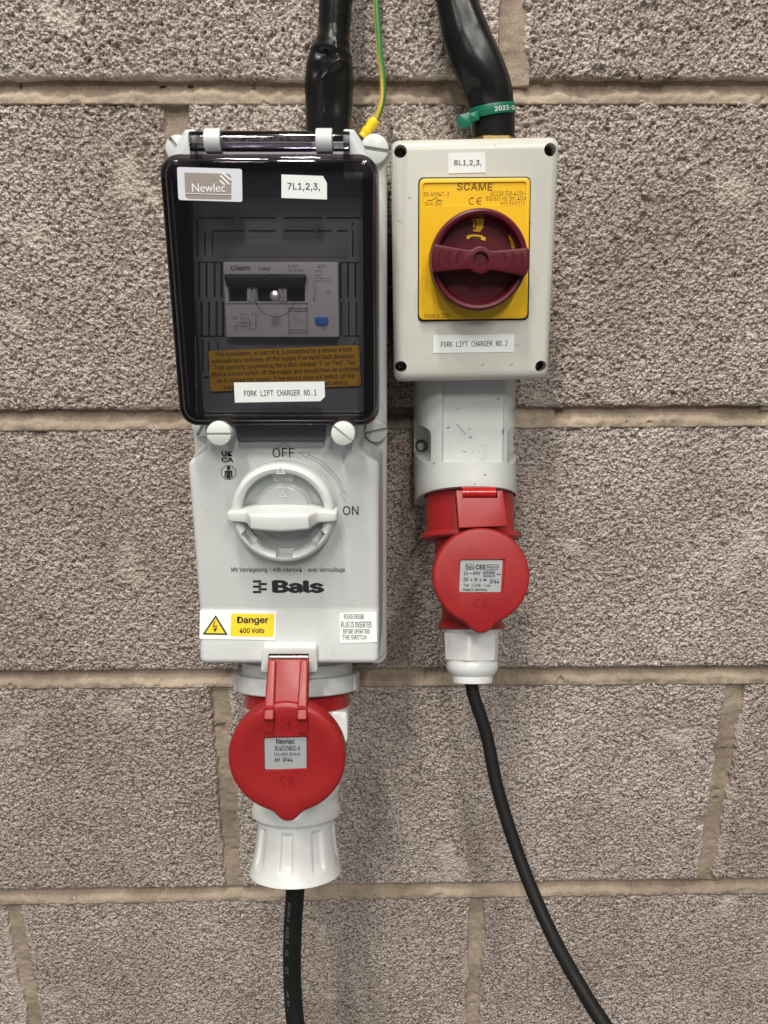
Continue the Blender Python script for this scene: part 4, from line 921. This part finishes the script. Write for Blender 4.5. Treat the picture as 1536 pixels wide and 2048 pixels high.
# ------------------------------------------------------------------ supply cables above, earth wire, cable tie
def crease(f, a):
    b = lambda f0, a0, sf, sa, amp: amp * math.exp(-((f - f0) / sf) ** 2 - (((a - a0 + math.pi) % (2 * math.pi) - math.pi) / sa) ** 2)
    def ridge(fa, aa, fb, ab, wd, amp):      # a sharp fold running from one place to another
        t = min(max((f - fa) / (fb - fa), 0), 1); ac = aa + (ab - aa) * t; e = max(fa - f, f - fb, 0) / .03
        x = abs((a - ac + math.pi) % (2 * math.pi) - math.pi) / wd
        return amp * math.exp(-x) * math.exp(-e * e)
    return (b(.455, 1.85, .035, .50, -.0052) + b(.40, 1.45, .03, .30, .0016) + b(.36, 2.1, .05, .35, -.0026) + b(.24, 2.2, .16, .45, -.0030) + b(.22, 1.25, .14, .35, -.0024)
            + ridge(.05, 1.70, .32, 1.78, .16, .0026) + ridge(.32, 1.78, .42, 1.15, .14, .0028) + ridge(.42, 1.2, .52, 1.30, .16, .0022) + b(.03, 1.1, .05, .3, -.0018) + b(.30, .75, .12, .3, .0012))
lc = thing('supply_cable', (P(657, 262, .03).x, 0, .079), 'crumpled black sleeved supply cable with tape wraps entering the smoked window enclosure', 'cable', 'supply cables above the boxes')
path3 = spline([P(657, 275, .028), P(657, 240, .028), P(658, 200, .028), P(658, 160, .029), P(661, 120, .029), P(666, 85, .029), P(669, 50, .028), P(671, 0, .028), P(672, -80, .027), P(672, -300, .026), P(672, -640, .024)], 14)
def rad3(f):
    ks = [(0, .0145), (.12, .0150), (.3, .0158), (.40, .0152), (.48, .0138), (.54, .0112), (.60, .0099), (1, .0098)]
    for (a, ra), (b, rb) in zip(ks[:-1], ks[1:]):
        if f <= b: t = (f - a) / (b - a); t = t * t * (3 - 2 * t); return (ra + (rb - ra) * t, (ra + (rb - ra) * t) * (.86 + .14 * min(max((f - .4) / .2, 0), 1)))
k3 = 9 / 10; bm = bmesh.new(); tube(bm, path3, lambda f: rad3(min(f / k3, 1)), 96, lambda f, a: crease(min(f / k3, 1), a)); obj('sleeve', bm, 'sleeve', lc, 60)
for i, (py, h) in enumerate(((68, 3), (52, 14), (34, 16), (22, 15), (6, 16), (-14, 18))):
    cx = P(667.5 + (68 - py) * .055, py, .028); bm = bmesh.new()
    t = Vector((.02 * (-1) ** i, .0, 1)).normalized(); hgt = h / 3000
    lathe(bm, cx, t, [(-hgt, .0096), (-hgt * .97, .01000 + .00006 * i), (hgt * .97, .01000 + .00006 * i), (hgt, .0096)], 36); obj('tape_wrap', bm, 'sleeve', lc)
rc = thing('supply_cable', (P(986, 265, .035).x, 0, .081), 'smooth black sleeved supply cable bending into the isolator box, with a green tie', 'cable', 'supply cables above the boxes')
path4 = spline([P(988, 285, .034), P(987, 255, .034), P(985, 225, .034), P(976, 180, .034), P(961, 140, .034), P(943, 100, .033), P(927, 55, .032), P(913, 0, .031), P(902, -60, .030), P(890, -250, .028), P(886, -640, .026)], 14)
def rad4(f):
    ks = [(0, .0137), (.22, .0140), (.33, .0152), (.5, .0155), (.62, .0148), (.78, .0128), (1, .0118)]
    for (a, ra), (b, rb) in zip(ks[:-1], ks[1:]):
        if f <= b: t = (f - a) / (b - a); t = t * t * (3 - 2 * t); r = ra + (rb - ra) * t; return (r, r * .85)
def crease4(f, a):
    b = lambda f0, a0, sf, sa, amp: amp * math.exp(-((f - f0) / sf) ** 2 - (((a - a0 + math.pi) % (2 * math.pi) - math.pi) / sa) ** 2)
    return b(.36, 2.3, .07, .5, -.0030) + b(.30, 1.7, .05, .3, -.0014) + b(.45, .9, .3, .22, .0010) + b(.7, 1.5, .2, .3, -.0008)
bm = bmesh.new(); tube(bm, path4, lambda f: rad4(min(f / .9, 1)), 64, lambda f, a: crease4(min(f / .9, 1), a)); obj('sleeve', bm, 'sleeve', rc, 60)
bm = bmesh.new(); lathe(bm, P(987, 270, .034) + Vector((0, 0, -.0066)), (0, 0, 1), [(0, .0165), (.0038, .0165), (.0042, .016)], 6); obj('gland_nut', bm, 'brass', rc)
# green tie
tie = thing('cable_tie', P(985, 226, .034), 'green plastic cable tie with white lettering round the right supply cable', 'cable tie')
tc0 = P(984, 224, .034); tax = Vector((.16, 0, 1)).normalized(); tax = Vector((-.14, -.02, 1)).normalized()
rt = .0143; bm = bmesh.new(); hh_ = .0031
e1 = Vector((1, 0, 0)); e1 = (e1 - tax * e1.dot(tax)).normalized(); e2 = tax.cross(e1); rings = []
for L, r in ((-hh_, rt - .0004), (-hh_, rt + .0006), (-hh_ * .7, rt + .0009), (hh_ * .7, rt + .0009), (hh_, rt + .0006), (hh_, rt - .0004)):
    rings.append([tc0 + tax * L + e1 * (r * math.cos(2 * math.pi * i / 64)) + e2 * (r * .90 * math.sin(2 * math.pi * i / 64)) for i in range(64)])
loft(bm, rings + [rings[0]], False, False); bmesh.ops.remove_doubles(bm, verts=bm.verts, dist=1e-6); band = obj('band', bm, 'green', tie)
hp = P(932, 239, .046); fH = Frame(hp, tuple((Vector((1, 0, .12))).normalized()), tuple((Vector((-.12, 0, 1))).normalized()))
bm = bmesh.new(); prism(bm, fH, fillet([(-.0042, -.0042), (.0030, -.0042), (.0030, .0040), (-.0042, .0030)], .0008), -.007, .0015, .0007, 2); prism(bm, fH, fillet([(.002, -.0022), (.0085, -.0010), (.0085, .0042), (.002, .0030)], .0003), -.003, .0004, .0003, 2)
obj('tie_head', bm, 'green', tie)
bm = bmesh.new(); prism(bm, fH, fillet([(-.0056, -.0030), (-.0036, -.0036), (-.0036, .0022), (-.0050, .0018)], .0004), -.006, .0005, .0004, 2); obj('tie_tail', bm, 'green', tie)
me = text_mesh('2023-SR', .01); bm = bmesh.new(); bm.from_mesh(me); bpy.data.meshes.remove(me); mx_ = max(v.co.x for v in bm.verts)
for v in bm.verts:
    a = R(-92 + 68 * v.co.x / mx_); r = rt + .00105; p = tc0 + tax * ((v.co.y - .36) * .0050) + e1 * (r * math.cos(a)) + e2 * (r * .90 * math.sin(a) * (1 if e2.y > 0 else -1)); v.co = p
obj('lettering', bm, 'white_print', band, 0)
# earth wire: green and yellow, with a crimp lug behind the enclosure
def wire_mat():
    m, nt, b = new_mat('earth_wire_insulation'); L = nt.links
    g = N(nt, 'ShaderNodeAttribute', attribute_name='stripe'); rp = N(nt, 'ShaderNodeValToRGB'); rp.color_ramp.interpolation = 'CONSTANT'
    e = rp.color_ramp.elements; e[0].color = (.045, .19, .045, 1); e[1].position = .5; e[1].color = (.50, .36, .04, 1)
    L.new(g.outputs['Fac'], rp.inputs[0]); L.new(rp.outputs[0], b.inputs['Base Color']); b.inputs['Roughness'].default_value = .4; return m
M['wire'] = wire_mat()
ew = thing('earth_wire', P(722, 272, .020), 'thin green and yellow earth wire with a yellow crimp lug', 'wire')
path5 = spline([P(747, 246, .018), P(752, 238, .018), P(762, 212, .018), P(766, 185, .017), P(765, 150, .016), P(760, 115, .015), P(757, 70, .014), P(754, 30, .013), P(752, -10, .012), P(750, -80, .012), P(748, -300, .012), P(748, -640, .010)], 12)
bm = bmesh.new(); nseg = 48; tube(bm, path5, .0021, nseg); w_ = obj('wire', bm, 'wire', ew)
at = w_.data.attributes.new('stripe', 'FLOAT', 'POINT'); k = len(path5); vals = []
for i in range(k):
    f = min(i / (k - 1) * 1.1, 1)
    for j in range(nseg):
        a = (2 * math.pi * j / nseg - R(40 + 95 * min(f / .62, 1))) % (2 * math.pi); vals.append(1.0 if a < math.pi * 1.1 else 0.0)
at.data.foreach_set('value', vals)
ca, cb_ = P(751, 240, .018), P(724, 275, .020)
bm = bmesh.new(); L_ = (cb_ - ca).length
lathe(bm, ca, (cb_ - ca), [(0, .0030), (.0006, .0036), (L_ * .38, .0037), (L_ * .46, .0031), (L_ * .54, .0031), (L_ * .60, .0038), (L_ * .80, .0034), (L_ * .84, .0029), (L_ * .92, .0032), (L_, .0028)], 28); obj('crimp_sleeve', bm, 'crimp', ew)
bm = bmesh.new(); ft = Frame(cb_, (.75, 0, .66), (-.66, 0, .75)); prism(bm, ft, fillet([(-.012, -.003), (.002, -.0022), (.002, .0022), (-.012, .003)], .001), -.0006, .0006, 0); obj('lug_tongue', bm, 'dark_steel', ew, 0)
